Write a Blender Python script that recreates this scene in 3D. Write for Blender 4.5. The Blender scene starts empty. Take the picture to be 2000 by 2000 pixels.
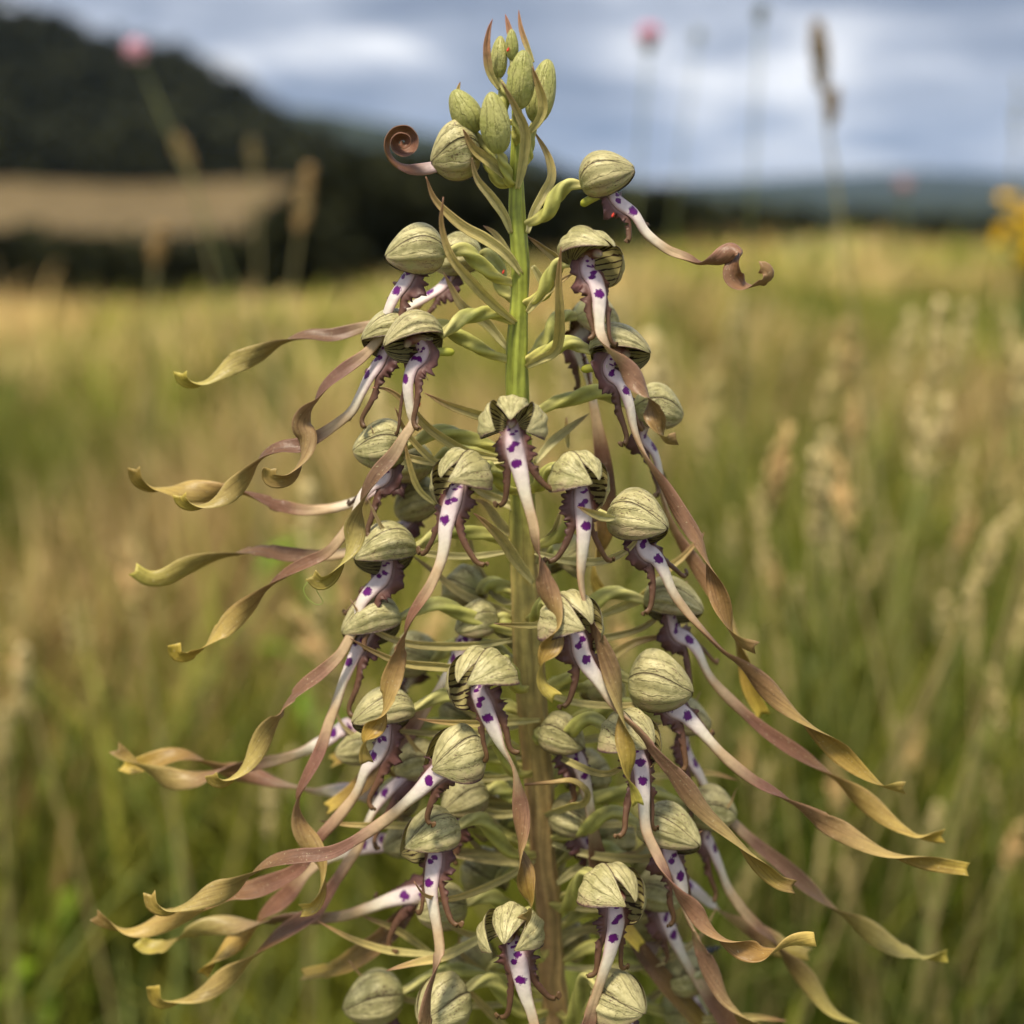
import bpy, math, random
import numpy as np
from mathutils import Vector, noise as mnoise

# ------------------------------------------------------------------ camera, sky, sun, exposure
sc = bpy.context.scene
CAMY, CAMZ, PITCH, FOV = -0.25, 0.55, math.radians(12.7), math.radians(40.0)
cam_d = bpy.data.cameras.new('camera'); cam = bpy.data.objects.new('camera', cam_d)
sc.collection.objects.link(cam); sc.camera = cam
cam.location = (0, CAMY, CAMZ); cam.rotation_euler = (math.pi/2 - PITCH, 0, 0)
cam_d.sensor_width = 36; cam_d.sensor_fit = 'HORIZONTAL'; cam_d.angle = FOV
cam_d.clip_start = 0.01; cam_d.clip_end = 20000
cam_d.dof.use_dof = True
cam_d.dof.focus_distance = 0.242
cam_d.dof.aperture_fstop = 9.0            # ~6 mm entrance pupil
cam_d.dof.aperture_blades = 0

SUN_EL, SUN_AZ = math.radians(66), math.radians(212)   # azimuth measured from +Y towards +X
world = bpy.data.worlds.new('World'); sc.world = world; world.use_nodes = True
wt = world.node_tree; wn = wt.nodes; wl = wt.links; wn.clear()
w_out = wn.new('ShaderNodeOutputWorld'); w_bg = wn.new('ShaderNodeBackground')
w_sky = wn.new('ShaderNodeTexSky'); w_sky.sky_type = 'NISHITA'; w_sky.sun_disc = False
w_sky.sun_elevation = SUN_EL; w_sky.sun_rotation = SUN_AZ; w_sky.air_density = 1.3; w_sky.dust_density = 1.5
w_tc = wn.new('ShaderNodeTexCoord'); w_sep = wn.new('ShaderNodeSeparateXYZ')
wl.new(w_tc.outputs['Generated'], w_sep.inputs[0])
def wmath(op, a, b=None, clamp=False):
    n = wn.new('ShaderNodeMath'); n.operation = op; n.use_clamp = clamp
    for i, x in enumerate((a, b)):
        if x is None: continue
        if isinstance(x, (int, float)): n.inputs[i].default_value = x
        else: wl.new(x, n.inputs[i])
    return n.outputs[0]
w_comb = wn.new('ShaderNodeMapping'); w_comb.inputs['Scale'].default_value = (1.0, 1.0, 3.9); w_comb.inputs['Location'].default_value = (0.55, 0.2, 0.30)
wl.new(w_tc.outputs['Generated'], w_comb.inputs[0])
w_no = wn.new('ShaderNodeTexNoise'); wl.new(w_comb.outputs[0], w_no.inputs['Vector'])
w_no.inputs['Scale'].default_value = 4.8; w_no.inputs['Detail'].default_value = 5; w_no.inputs['Roughness'].default_value = 0.52; w_no.inputs['Distortion'].default_value = 0.3
w_no2 = wn.new('ShaderNodeTexNoise'); wl.new(w_comb.outputs[0], w_no2.inputs['Vector'])
w_no2.inputs['Scale'].default_value = 1.1; w_no2.inputs['Detail'].default_value = 3
w_r = wn.new('ShaderNodeValToRGB')             # cloud bodies: blue-grey bases to white tops
w_r.color_ramp.elements[0].position = 0.38; w_r.color_ramp.elements[0].color = (0.20, 0.235, 0.31, 1)
w_r.color_ramp.elements[1].position = 0.60; w_r.color_ramp.elements[1].color = (0.92, 0.92, 0.93, 1)
e = w_r.color_ramp.elements.new(0.5); e.color = (0.42, 0.455, 0.53, 1)
wl.new(w_no.outputs[0], w_r.inputs[0])
w_sc = wn.new('ShaderNodeMixRGB'); w_sc.blend_type = 'MULTIPLY'; w_sc.inputs[0].default_value = 1
wl.new(w_sky.outputs[0], w_sc.inputs[1]); w_sc.inputs[2].default_value = (0.10, 0.10, 0.10, 1)
w_mask = wmath('MULTIPLY', wmath('SUBTRACT', w_no2.outputs[0], 0.30, ), 5.0, True)
w_mix = wn.new('ShaderNodeMixRGB'); wl.new(w_mask, w_mix.inputs[0])
wl.new(w_sc.outputs[0], w_mix.inputs[1]); wl.new(w_r.outputs[0], w_mix.inputs[2])
wl.new(w_mix.outputs[0], w_bg.inputs[0]); w_bg.inputs[1].default_value = 1.0
wl.new(w_bg.outputs[0], w_out.inputs[0])

sun_d = bpy.data.lights.new('sun', 'SUN'); sun = bpy.data.objects.new('sun', sun_d); sc.collection.objects.link(sun)
sun_d.energy = 4.0; sun_d.angle = math.radians(10); sun_d.color = (1.0, 0.89, 0.70)
sd = Vector((math.sin(SUN_AZ)*math.cos(SUN_EL), math.cos(SUN_AZ)*math.cos(SUN_EL), math.sin(SUN_EL)))
sun.rotation_euler = sd.to_track_quat('Z', 'Y').to_euler(); sun.location = (0, 0, 5)

sc.cycles.max_bounces = 5; sc.cycles.diffuse_bounces = 3; sc.cycles.glossy_bounces = 2; sc.cycles.transmission_bounces = 2
sc.cycles.volume_bounces = 0; sc.cycles.use_adaptive_sampling = True; sc.cycles.adaptive_threshold = 0.02
sc.cycles.caustics_reflective = False; sc.cycles.caustics_refractive = False
world.cycles.sampling_method = 'MANUAL'; world.cycles.sample_map_resolution = 512
vs = sc.view_settings
vs.view_transform = 'Standard'; vs.look = 'None'; vs.gamma = 1; vs.exposure = 0.45; vs.use_curve_mapping = False

# ------------------------------------------------------------------ helpers
F = 1000/math.tan(FOV/2)
PXU = 0.25/F                                   # metres per photo pixel at the stem
_up = np.array([0, math.sin(PITCH), math.cos(PITCH)]); _fw = np.array([0, math.cos(PITCH), -math.sin(PITCH)])
CAM = np.array([0, CAMY, CAMZ])
def P(px, py, y=0.0):
    "point of the place that the photo shows at (px, py), standing y metres behind the stem"
    d = np.array([(px-1000)/F, 0, 0]) + _up*(1000-py)/F + _fw
    return CAM + d*((y-CAMY)/d[1])
def KPX(p):                                    # metres per photo pixel at a point
    return float(np.dot(np.asarray(p)-CAM, _fw))/F
rng = np.random.default_rng(7); random.seed(7)
def nrm(v):
    v = np.asarray(v, float); return v/(np.linalg.norm(v, axis=-1, keepdims=True)+1e-12)
def smooth01(x):
    x = np.clip(x, 0, 1); return x*x*(3-2*x)
def lerp(a, b, t): return a+(b-a)*t
def curve_prof(keys, t):
    k = np.array(keys, float); return np.interp(t, k[:, 0], k[:, 1])
def cprof(keys, t):                             # keys [(t,(r,g,b))]
    ts = [k[0] for k in keys]; cs = np.array([k[1] for k in keys])
    return np.stack([np.interp(t, ts, cs[:, i]) for i in range(3)], -1)
def spline(pts, n, dens=None):
    "Catmull-Rom through pts, resampled to n points by arc length"
    p = np.array(pts, float)
    if len(p) == 2: p = np.vstack([p[0], p.mean(0), p[1]])
    q = np.vstack([2*p[0]-p[1], p, 2*p[-1]-p[-2]])
    out = []
    for i in range(1, len(q)-2):
        a, b, c, d = q[i-1:i+3]
        t = np.linspace(0, 1, 14, endpoint=False)[:, None]
        out.append(0.5*((2*b)+(-a+c)*t+(2*a-5*b+4*c-d)*t**2+(-a+3*b-3*c+d)*t**3))
    out.append(p[-1:]); o = np.vstack(out)
    for _ in range(3): o[1:-1] = 0.25*o[:-2]+0.5*o[1:-1]+0.25*o[2:]
    s = np.concatenate([[0], np.cumsum(np.linalg.norm(np.diff(o, axis=0), axis=1))])
    u = np.linspace(0, 1, n) if dens is None else dens
    return np.stack([np.interp(u*s[-1], s, o[:, i]) for i in range(o.shape[1])], -1), s[-1]
def tangents(c): return nrm(np.gradient(c, axis=0))
def perp(v, t): return nrm(v - np.sum(v*t, -1, keepdims=True)*t)

COL = sc.collection
def mk(name, verts, faces, mats, parent=None, pw=None, attrs=None, slots=None, smooth=True):
    "one mesh object; verts in world metres; returns (object, its world origin)"
    verts = np.asarray(verts, float); c = verts.mean(0)
    me = bpy.data.meshes.new(name); me.from_pydata((verts-c).tolist(), [], faces if isinstance(faces, list) else faces.tolist())
    for m in (mats if isinstance(mats, (list, tuple)) else [mats]): me.materials.append(m)
    if slots is not None: me.polygons.foreach_set('material_index', np.asarray(slots, np.int32))
    if smooth: me.polygons.foreach_set('use_smooth', np.ones(len(me.polygons), bool))
    for k, a in (attrs or {}).items():
        a = np.asarray(a, float)
        if a.ndim == 1:
            at = me.attributes.new(k, 'FLOAT', 'POINT'); at.data.foreach_set('value', a.astype(np.float32))
        elif k == 'Col':
            at = me.attributes.new(k, 'FLOAT_COLOR', 'POINT'); at.data.foreach_set('color', np.concatenate([a, np.ones((len(a), 1))], 1).astype(np.float32).ravel())
        else:
            at = me.attributes.new(k, 'FLOAT_VECTOR', 'POINT'); at.data.foreach_set('vector', a.astype(np.float32).ravel())
    me.update()
    o = bpy.data.objects.new(name, me); COL.objects.link(o)
    if parent is not None: o.parent = parent
    o.location = c - (pw if pw is not None else 0)
    return o, c
def tag(o, label=None, cat=None, group=None, kind=None):
    if label: o['label'] = label
    if cat: o['category'] = cat
    if group: o['group'] = group
    if kind: o['kind'] = kind
    return o
def tube(rings, cap=True):
    "rings (n,m,3) closed across m"
    n, m, _ = rings.shape; v = rings.reshape(-1, 3)
    i = np.arange(n-1)[:, None]*m; j = np.arange(m)[None]; j2 = (j+1) % m
    f = np.stack([i+j, i+j2, i+m+j2, i+m+j], -1).reshape(-1, 4).tolist()
    if cap: f.append(list(range(m-1, -1, -1))); f.append(list(range((n-1)*m, n*m)))
    return v, f
def sweep(c, N, B, prof):
    "c (n,3); prof (n,m,2) offsets along B and N"
    return c[:, None] + prof[..., :1]*B[:, None] + prof[..., 1:]*N[:, None]
def round_tube(c, r, m=12, ridges=0, amp=0, twist=0, ref=(0, 0.3, 1), flat=1.0):
    t = tangents(c); N = perp(np.tile(np.array(ref, float), (len(c), 1)), t); B = np.cross(t, N)
    a = np.linspace(0, 2*np.pi, m, endpoint=False)[None] + np.linspace(0, twist, len(c))[:, None]
    rr = np.asarray(r)[:, None]*(1+amp*np.cos(ridges*np.linspace(0, 2*np.pi, m, endpoint=False))[None])
    return tube(sweep(c, N, B, np.stack([rr*np.cos(a), rr*np.sin(a)*flat], -1))), a

# ------------------------------------------------------------------ materials
class NT:
    def __init__(s, name):
        s.m = bpy.data.materials.new(name); s.m.use_nodes = True; s.t = s.m.node_tree; s.n = s.t.nodes; s.l = s.t.links
        s.n.clear(); s.out = s.n.new('ShaderNodeOutputMaterial'); s.b = s.n.new('ShaderNodeBsdfPrincipled')
        s.l.new(s.b.outputs[0], s.out.inputs[0])
    def put(s, sock, x):
        if isinstance(x, bpy.types.NodeSocket): s.l.new(x, sock)
        elif x is not None:
            if isinstance(x, (tuple, list)) and len(x) == 3 and len(sock.default_value) == 4: x = (*x, 1)
            sock.default_value = x
    def math(s, op, a, b=None, c=None, clamp=False):
        n = s.n.new('ShaderNodeMath'); n.operation = op; n.use_clamp = clamp
        for i, x in enumerate((a, b, c)): s.put(n.inputs[i], x)
        return n.outputs[0]
    def ramp(s, x, lo, hi):                     # smoothstep
        n = s.n.new('ShaderNodeMapRange'); n.interpolation_type = 'SMOOTHSTEP'
        s.put(n.inputs[0], x); n.inputs[1].default_value = lo; n.inputs[2].default_value = hi
        return n.outputs[0]
    def mix(s, f, a, b, mode='MIX'):
        n = s.n.new('ShaderNodeMixRGB'); n.blend_type = mode; s.put(n.inputs[0], f); s.put(n.inputs[1], a); s.put(n.inputs[2], b); return n.outputs[0]
    def noise(s, scale, detail=3, vec=None, rough=0.55):
        n = s.n.new('ShaderNodeTexNoise'); n.inputs['Scale'].default_value = scale; n.inputs['Detail'].default_value = detail
        n.inputs['Roughness'].default_value = rough
        if vec is not None: s.l.new(vec, n.inputs['Vector'])
        return n.outputs[0]
    def attr(s, k):
        n = s.n.new('ShaderNodeAttribute'); n.attribute_name = k; return n
    def geo_pos(s): return s.n.new('ShaderNodeNewGeometry').outputs['Position']
    def comb(s, x, y, z):
        n = s.n.new('ShaderNodeCombineXYZ')
        for i, q in enumerate((x, y, z)): s.put(n.inputs[i], q)
        return n.outputs[0]
    def rand(s): return s.n.new('ShaderNodeObjectInfo').outputs['Random']
    def bump(s, h, strength, dist):
        n = s.n.new('ShaderNodeBump'); n.inputs['Strength'].default_value = strength; n.inputs['Distance'].default_value = dist
        s.l.new(h, n.inputs['Height']); s.l.new(n.outputs[0], s.b.inputs['Normal'])
    def set(s, **k):
        for kk, v in k.items(): s.put(s.b.inputs[kk.replace('_', ' ')], v)
        return s.m
    def translucent(s, col, f):
        tr = s.n.new('ShaderNodeBsdfTranslucent'); s.put(tr.inputs[0], col)
        mx = s.n.new('ShaderNodeMixShader'); mx.inputs[0].default_value = f
        s.l.new(s.b.outputs[0], mx.inputs[1]); s.l.new(tr.outputs[0], mx.inputs[2]); s.l.new(mx.outputs[0], s.out.inputs[0])

def tissue(name, var=0.25, scale=900, bump=0.35, rough=0.5, streak=False, spec=0.35, glow=0.0):
    "plant skin coloured per vertex, with fine cell grain"
    t = NT(name); col = t.attr('Col').outputs['Color']; p = t.geo_pos()
    n1 = t.noise(scale, 3, p); n2 = t.noise(scale*0.18, 2, p)
    f = t.math('ADD', t.math('MULTIPLY', n1, var*1.6), t.math('MULTIPLY', n2, var*1.2))
    f = t.math('ADD', f, 1-var*1.4)
    c = t.mix(1.0, col, t.comb(f, f, f), 'MULTIPLY')
    if streak:                                   # thin lengthwise veins
        uv = t.attr('uvw').outputs['Vector']; s = t.n.new('ShaderNodeSeparateXYZ'); t.l.new(uv, s.inputs[0])
        w = t.noise(1.0, 4, t.comb(t.math('MULTIPLY', s.outputs[0], 6.0), t.math('MULTIPLY', s.outputs[1], 9.0), t.math('MULTIPLY', t.rand(), 50.0)))
        c = t.mix(t.math('MULTIPLY', t.ramp(w, 0.50, 0.66), 0.45), c, t.mix(1.0, c, (0.42, 0.36, 0.36), 'MULTIPLY'))
        c = t.mix(t.math('MULTIPLY', t.ramp(w, 0.50, 0.36), 0.30), c, t.mix(1.0, c, (1.35, 1.3, 1.2), 'MULTIPLY'))
    t.bump(n1, bump, 0.0004)
    if glow: t.translucent(c, glow)
    return t.set(Base_Color=c, Roughness=rough, Specular_IOR_Level=spec)
# ------------------------------------------------------------------ the land
def DIR(px, py, d):
    "point d metres in front of the camera (along y) where the photo shows (px, py)"
    return P(px, py, d+CAMY)
def gz(x, y):
    "height of the ground"
    x = np.asarray(x, float); y = np.asarray(y, float); yy = np.clip(y-0.3, 0, 44)
    ang = np.interp(x/np.maximum(y+0.25, 0.3), [-0.5, -0.15, -0.07, 0.1, 0.5], [0.075, 0.073, 0.060, 0.038, 0.034])
    z = 0.17*np.clip(yy/10, 0, 1) - ang*yy
    z = z - 3.0*smooth01((y-46)/40) - 4.0*smooth01((y-90)/500)
    return z
def soil_mat():
    t = NT('meadow_soil'); p = t.geo_pos(); n = t.noise(3.0, 5, p); n2 = t.noise(0.06, 3, p)
    c = t.mix(t.ramp(n, 0.35, 0.65), (0.06, 0.05, 0.018), (0.12, 0.095, 0.035))
    c = t.mix(t.ramp(n2, 0.4, 0.6), c, (0.10, 0.115, 0.04)); t.bump(n, 0.6, 0.05)
    sy = t.n.new('ShaderNodeSeparateXYZ'); t.l.new(p, sy.inputs[0]); c = t.mix(t.ramp(sy.outputs[1], 50.0, 75.0), c, t.mix(n2, (0.012, 0.018, 0.008), (0.03, 0.04, 0.016)))   # woods and scrub fill the valley
    return t.set(Base_Color=c, Roughness=0.9, Specular_IOR_Level=0.1)
gy = np.concatenate([np.linspace(-40, -2, 10), np.linspace(-1.5, 50, 70), np.geomspace(54, 9000, 34)])
gx = np.concatenate([-np.geomspace(9000, 32, 26), np.linspace(-30, 30, 61), np.geomspace(32, 9000, 26)])
GX, GY = np.meshgrid(gx, gy, indexing='ij'); GZ = gz(GX, GY)
idx = np.arange(GX.size).reshape(GX.shape)
q4 = np.stack([idx[:-1, :-1], idx[1:, :-1], idx[1:, 1:], idx[:-1, 1:]], -1).reshape(-1, 4)
g, _ = mk('ground', np.stack([GX, GY, GZ], -1).reshape(-1, 3), q4, soil_mat()); tag(g, kind='structure')

# mown field on the slope behind the hedge, left
def field_mat():
    t = NT('dry_field'); p = t.geo_pos(); n = t.noise(0.35, 4, p)
    return t.set(Base_Color=t.mix(t.ramp(n, 0.3, 0.7), (0.09, 0.066, 0.030), (0.18, 0.13, 0.062)), Roughness=0.9, Specular_IOR_Level=0.1)
rows = []
for i, d in enumerate(np.linspace(100, 195, 14)):
    py = np.interp(d, [100, 195], [500, 338]); rows.append([DIR(px, py + 5*math.sin(px*0.013+i*0.4), d) for px in np.linspace(-500, 720, 24)])
rows = np.array(rows); idx = np.arange(rows.shape[0]*rows.shape[1]).reshape(rows.shape[:2])
q4 = np.stack([idx[:-1, :-1], idx[:-1, 1:], idx[1:, 1:], idx[1:, :-1]], -1).reshape(-1, 4)
fo_, _ = mk('field', rows.reshape(-1, 3), q4, field_mat()); tag(fo_, kind='structure')

def hill(name, ridge, d0, d1, mat, base=-12, seed=1):
    "hill with its crest where the photo shows the skyline; front slope down to d0, back slope beyond d1"
    pxs = np.linspace(ridge[0][0], ridge[-1][0], 90); pys = np.interp(pxs, [r[0] for r in ridge], [r[1] for r in ridge])
    crest = np.array([DIR(a, b, d1) for a, b in zip(pxs, pys)])
    prof = []
    for q in np.linspace(0, 1, 14):
        row = crest.copy(); row[:, 1] = lerp(d0, d1, q); row[:, 0] = crest[:, 0]*lerp(d0, d1, q)/d1 if True else 0
        row[:, 2] = base+(crest[:, 2]-base)*(smooth01(q)*0.75+0.25*q)
        row[:, 2] += np.array([mnoise.noise((x*0.013+seed, q*3, 0)) for x in row[:, 0]])*(crest[:, 2]-base)*0.10*math.sin(math.pi*q)
        prof.append(row)
    back = crest.copy(); back[:, 1] = d1*1.5; back[:, 2] = base; prof.append(back); prof = np.array(prof)
    idx = np.arange(prof.shape[0]*prof.shape[1]).reshape(prof.shape[:2])
    q4 = np.stack([idx[:-1, :-1], idx[:-1, 1:], idx[1:, 1:], idx[1:, :-1]], -1).reshape(-1, 4)
    o, _ = mk(name, prof.reshape(-1, 3), q4, mat); tag(o, kind='structure'); return prof
def wood_mat(name, a, b, sc_):
    t = NT(name); p = t.geo_pos(); n = t.noise(sc_, 5, p); t.bump(n, 0.8, 1.0/sc_*0.2)
    return t.set(Base_Color=t.mix(t.ramp(n, 0.35, 0.65), a, b), Roughness=0.95, Specular_IOR_Level=0.05)
M_WOODFLOOR = wood_mat('wood_floor', (0.008, 0.010, 0.004), (0.016, 0.018, 0.007), 0.08)
M_FARWOOD = wood_mat('far_wooded_slopes', (0.018, 0.026, 0.016), (0.040, 0.050, 0.028), 0.02)
hp = hill('hill', [(-900, -260), (-400, -80), (0, 48), (140, 104), (230, 140), (315, 144), (414, 190), (489, 250), (545, 290), (600, 340), (660, 372)], 197, 330, M_WOODFLOOR, base=2.5)
hill('hill', [(200, 170), (450, 196), (540, 208), (662, 222), (766, 243), (900, 272), (1052, 300), (1110, 330), (1250, 356), (1400, 372), (1600, 381)], 900, 1700, M_FARWOOD, seed=5)
hill('hill', [(900, 378), (1100, 364), (1300, 357), (1490, 349), (1640, 340), (1780, 332), (1900, 338), (2000, 346), (2300, 356), (2800, 352), (3300, 380)], 2400, 4300, M_FARWOOD, seed=9)

def leaf_mass(name, centers, radii, per, size, mat, rs):
    "thousands of leaf-cluster faces spread through crown volumes"
    r = np.random.default_rng(rs); n = len(centers)*per
    ci = np.repeat(np.arange(len(centers)), per)
    d = nrm(r.normal(size=(n, 3))); rad = r.uniform(0.35, 1.0, n)**0.45
    c = centers[ci]+d*rad[:, None]*radii[ci]
    nn = nrm(d+r.normal(size=(n, 3))*0.7); t = nrm(np.cross(nn, r.normal(size=(n, 3)))); b = np.cross(nn, t)
    s = (size*r.uniform(0.5, 1.3, n))[:, None]
    v = np.stack([c-t*s-b*s*0.7, c+t*s-b*s*0.6, c+t*s*0.7+b*s, c-t*s*0.8+b*s*0.7], 1).reshape(-1, 3)
    f = np.arange(n*4).reshape(-1, 4)
    col = np.repeat(lerp(np.array([0.010, 0.012, 0.004]), np.array([0.028, 0.030, 0.010]), r.uniform(0, 1, n)[:, None]), 4, 0)
    o, _ = mk(name, v, f, mat, attrs={'Col': col}, smooth=False); return o
M_LEAF = tissue('leaf_mass', 0.3, 2.0, 0.0, 0.8, spec=0.1)
# the wood on the left hill
r_ = np.random.default_rng(3); cs, rs_ = [], []
for i in range(900):
    q, j = r_.uniform(0.0, 13), r_.uniform(0, 89); a_, b_ = int(q), int(j); base_ = hp[a_, b_]*(1-q+a_)+hp[min(a_+1, 13), b_]*(q-a_)
    R_ = r_.uniform(2.2, 6.5); cs.append(base_+np.array([r_.uniform(-2, 2), r_.uniform(-3, 3), R_*0.35])); rs_.append([R_, R_, R_*1.05])
for i in range(90):                            # field trees along the top of the mown slope
    R_ = r_.uniform(1.0, 3.2); q = DIR(r_.uniform(-400, 700), np.interp(185, [100, 195], [500, 338])+r_.uniform(-18, 6), 186); cs.append(q+np.array([0, 0, R_*0.5])); rs_.append([R_*1.3, R_, R_])
for i in range(45):                            # and a copse closing its right end
    R_ = r_.uniform(1.2, 2.8); px_ = r_.uniform(600, 800); q = DIR(px_, np.interp(px_, [600, 680, 800], [445, 395, 380])+r_.uniform(-20, 20)*(px_-540)/200, r_.uniform(92, 99)); cs.append(q); rs_.append([R_, R_, R_])
tag(leaf_mass('forest', np.array(cs), np.array(rs_), 60, 0.95, M_LEAF, 4), 'dark wooded hillside sloping down from the left edge', 'forest', kind='stuff')
# hedge and trees along the far edge of the meadow
prof = [(-600, 430), (-300, 445), (0, 448), (250, 462), (400, 462), (480, 446), (540, 418), (590, 372), (640, 335), (700, 312), (800, 305), (900, 300), (1000, 315), (1100, 352), (1300, 372), (1380, 398), (1500, 414), (1650, 420), (1800, 426), (2000, 430), (2400, 420)]
cs, rs_ = [], []
for px in np.linspace(-600, 2500, 190):
    d = r_.uniform(52, 62); top = DIR(px, np.interp(px, [p[0] for p in prof], [p[1] for p in prof])+r_.uniform(-16, 14), d); gb = float(gz(top[0], top[1]))
    hgt = top[2]-gb; nl = max(2, int(hgt/0.9))
    for q in range(nl):
        R_ = r_.uniform(0.55, 1.0); z = gb+0.3+(hgt-0.3-R_)*q/max(1, nl-1)
        cs.append([top[0]+r_.uniform(-0.6, 0.6), d+CAMY+r_.uniform(-1.2, 1.2), z]); rs_.append([R_*1.25, R_*1.25, R_])
tag(leaf_mass('hedge', np.array(cs), np.array(rs_), 55, 0.24, M_LEAF, 6), 'dark hedge and low trees along the far meadow edge', 'hedge', kind='stuff')

# ------------------------------------------------------------------ grass
M_GRASS = tissue('grass_blade', 0.25, 60, 0.0, 0.55, spec=0.25)
def grass_patch(name, n, d0, d1, hmin, hmax, wid, straw, rs, bias=1.0, half=30, gain=1.0, tuft=34, spread=0.028):
    "blades growing in tufts that share height and colour"
    r = np.random.default_rng(rs); nt = n//tuft
    dt = d0+(d1-d0)*r.uniform(0, 1, nt)**bias; at_ = np.radians(r.uniform(-half, half, nt)); tx = dt*np.tan(at_); ty = dt+CAMY
    ti = np.repeat(np.arange(nt), tuft); n = nt*tuft
    x = tx[ti]+r.normal(0, spread, n); y = ty[ti]+r.normal(0, spread, n); z = gz(x, y)
    big = np.array([mnoise.noise((xx*2.1/(1+0.15*yy), yy*1.3/(1+0.1*yy), 0)) for xx, yy in zip(tx, ty)])
    h = (r.uniform(hmin*0.75, hmax*1.05, nt)*(0.88+0.55*big))[ti]*r.uniform(0.55, 1.08, n)
    tl = r.normal(0, 0.15, (nt, 2)); lean = tl[ti]+r.normal(0, 0.14, (n, 2)); bend = r.normal(0, 0.24, (n, 2)); w = wid*r.uniform(0.5, 1.7, n)
    th = r.uniform(0, np.pi, n); wx, wy = np.cos(th), np.sin(th)
    lv = np.array([0, 0.4, 0.75, 1.0]); ww = np.array([1.0, 0.95, 0.6, 0.08])
    V = np.zeros((n, 8, 3))
    for i, (l, k_) in enumerate(zip(lv, ww)):
        cx = x+h*(lean[:, 0]*l+bend[:, 0]*l*l); cy = y+h*(lean[:, 1]*l+bend[:, 1]*l*l); cz = z+h*l*(1-0.25*l*np.hypot(bend[:, 0], bend[:, 1]))
        for s_, sg in ((0, -1), (1, 1)): V[:, 2*i+s_] = np.stack([cx+sg*wx*w*k_*0.5, cy+sg*wy*w*k_*0.5, cz], -1)
    b = np.arange(n)[:, None, None]*8
    f = (b+np.array([[0, 1, 3, 2], [2, 3, 5, 4], [4, 5, 7, 6]])[None]).reshape(-1, 4)
    st = np.interp(1000+F*np.tan(at_), [0, 700, 1300, 2000], straw)
    patch = np.array([mnoise.noise((xx*1.6/(1+0.15*yy)+7, yy*0.9/(1+0.1*yy), 2)) for xx, yy in zip(tx, ty)])
    pick = (r.uniform(0, 1, nt)*0.8+0.1+1.0*patch)[ti]+r.normal(0, 0.10, n)
    g0, g1, g2, s1, s2 = np.array([0.045, 0.085, 0.006]), np.array([0.155, 0.185, 0.012]), np.array([0.29, 0.29, 0.035]), np.array([0.80, 0.60, 0.25]), np.array([0.26, 0.16, 0.05])
    mt = r.uniform(0, 1, nt)[ti][:, None]; m = np.clip(mt+r.normal(0, 0.12, (n, 1)), 0, 1)
    green = np.where(m < 0.5, lerp(g0, g1, m*2), lerp(g1, g2, m*2-1))
    col = np.where((pick < 1-st[ti])[:, None], green, lerp(s1, s2, m))
    lvl = np.repeat(lv, 2)[None, :, None]
    C_ = lerp(col[:, None]*np.ones((1, 8, 1)), np.array([0.44, 0.32, 0.11]), np.clip(lvl-0.6, 0, 1)*0.9*r.uniform(0, 1, (n, 1, 1)))
    o, _ = mk(name, V.reshape(-1, 3), f, M_GRASS, attrs={'Col': np.clip(C_.reshape(-1, 3)*gain, 0, 0.85)}, smooth=False)
    return o
tag(grass_patch('grass', 30000, 0.60, 3.0, 0.18, 0.40, 0.0046, [0.20, 0.28, 0.46, 0.52], 11, bias=0.8, gain=0.85), 'blurred green and straw grass blades just behind the orchid', 'grass', kind='stuff')
tag(grass_patch('grass', 40000, 3.0, 9.0, 0.20, 0.42, 0.010, [0.36, 0.38, 0.46, 0.52], 12, bias=0.8, gain=1.12, tuft=50, spread=0.085), 'blurred meadow grass in the middle distance', 'grass', kind='stuff')
tag(grass_patch('grass', 56000, 9.0, 47.0, 0.25, 0.55, 0.035, [0.86, 0.62, 0.46, 0.55], 13, bias=0.8, gain=1.4, tuft=60, spread=0.40), 'tan and olive meadow grass out to the hedge', 'grass', kind='stuff')
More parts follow.
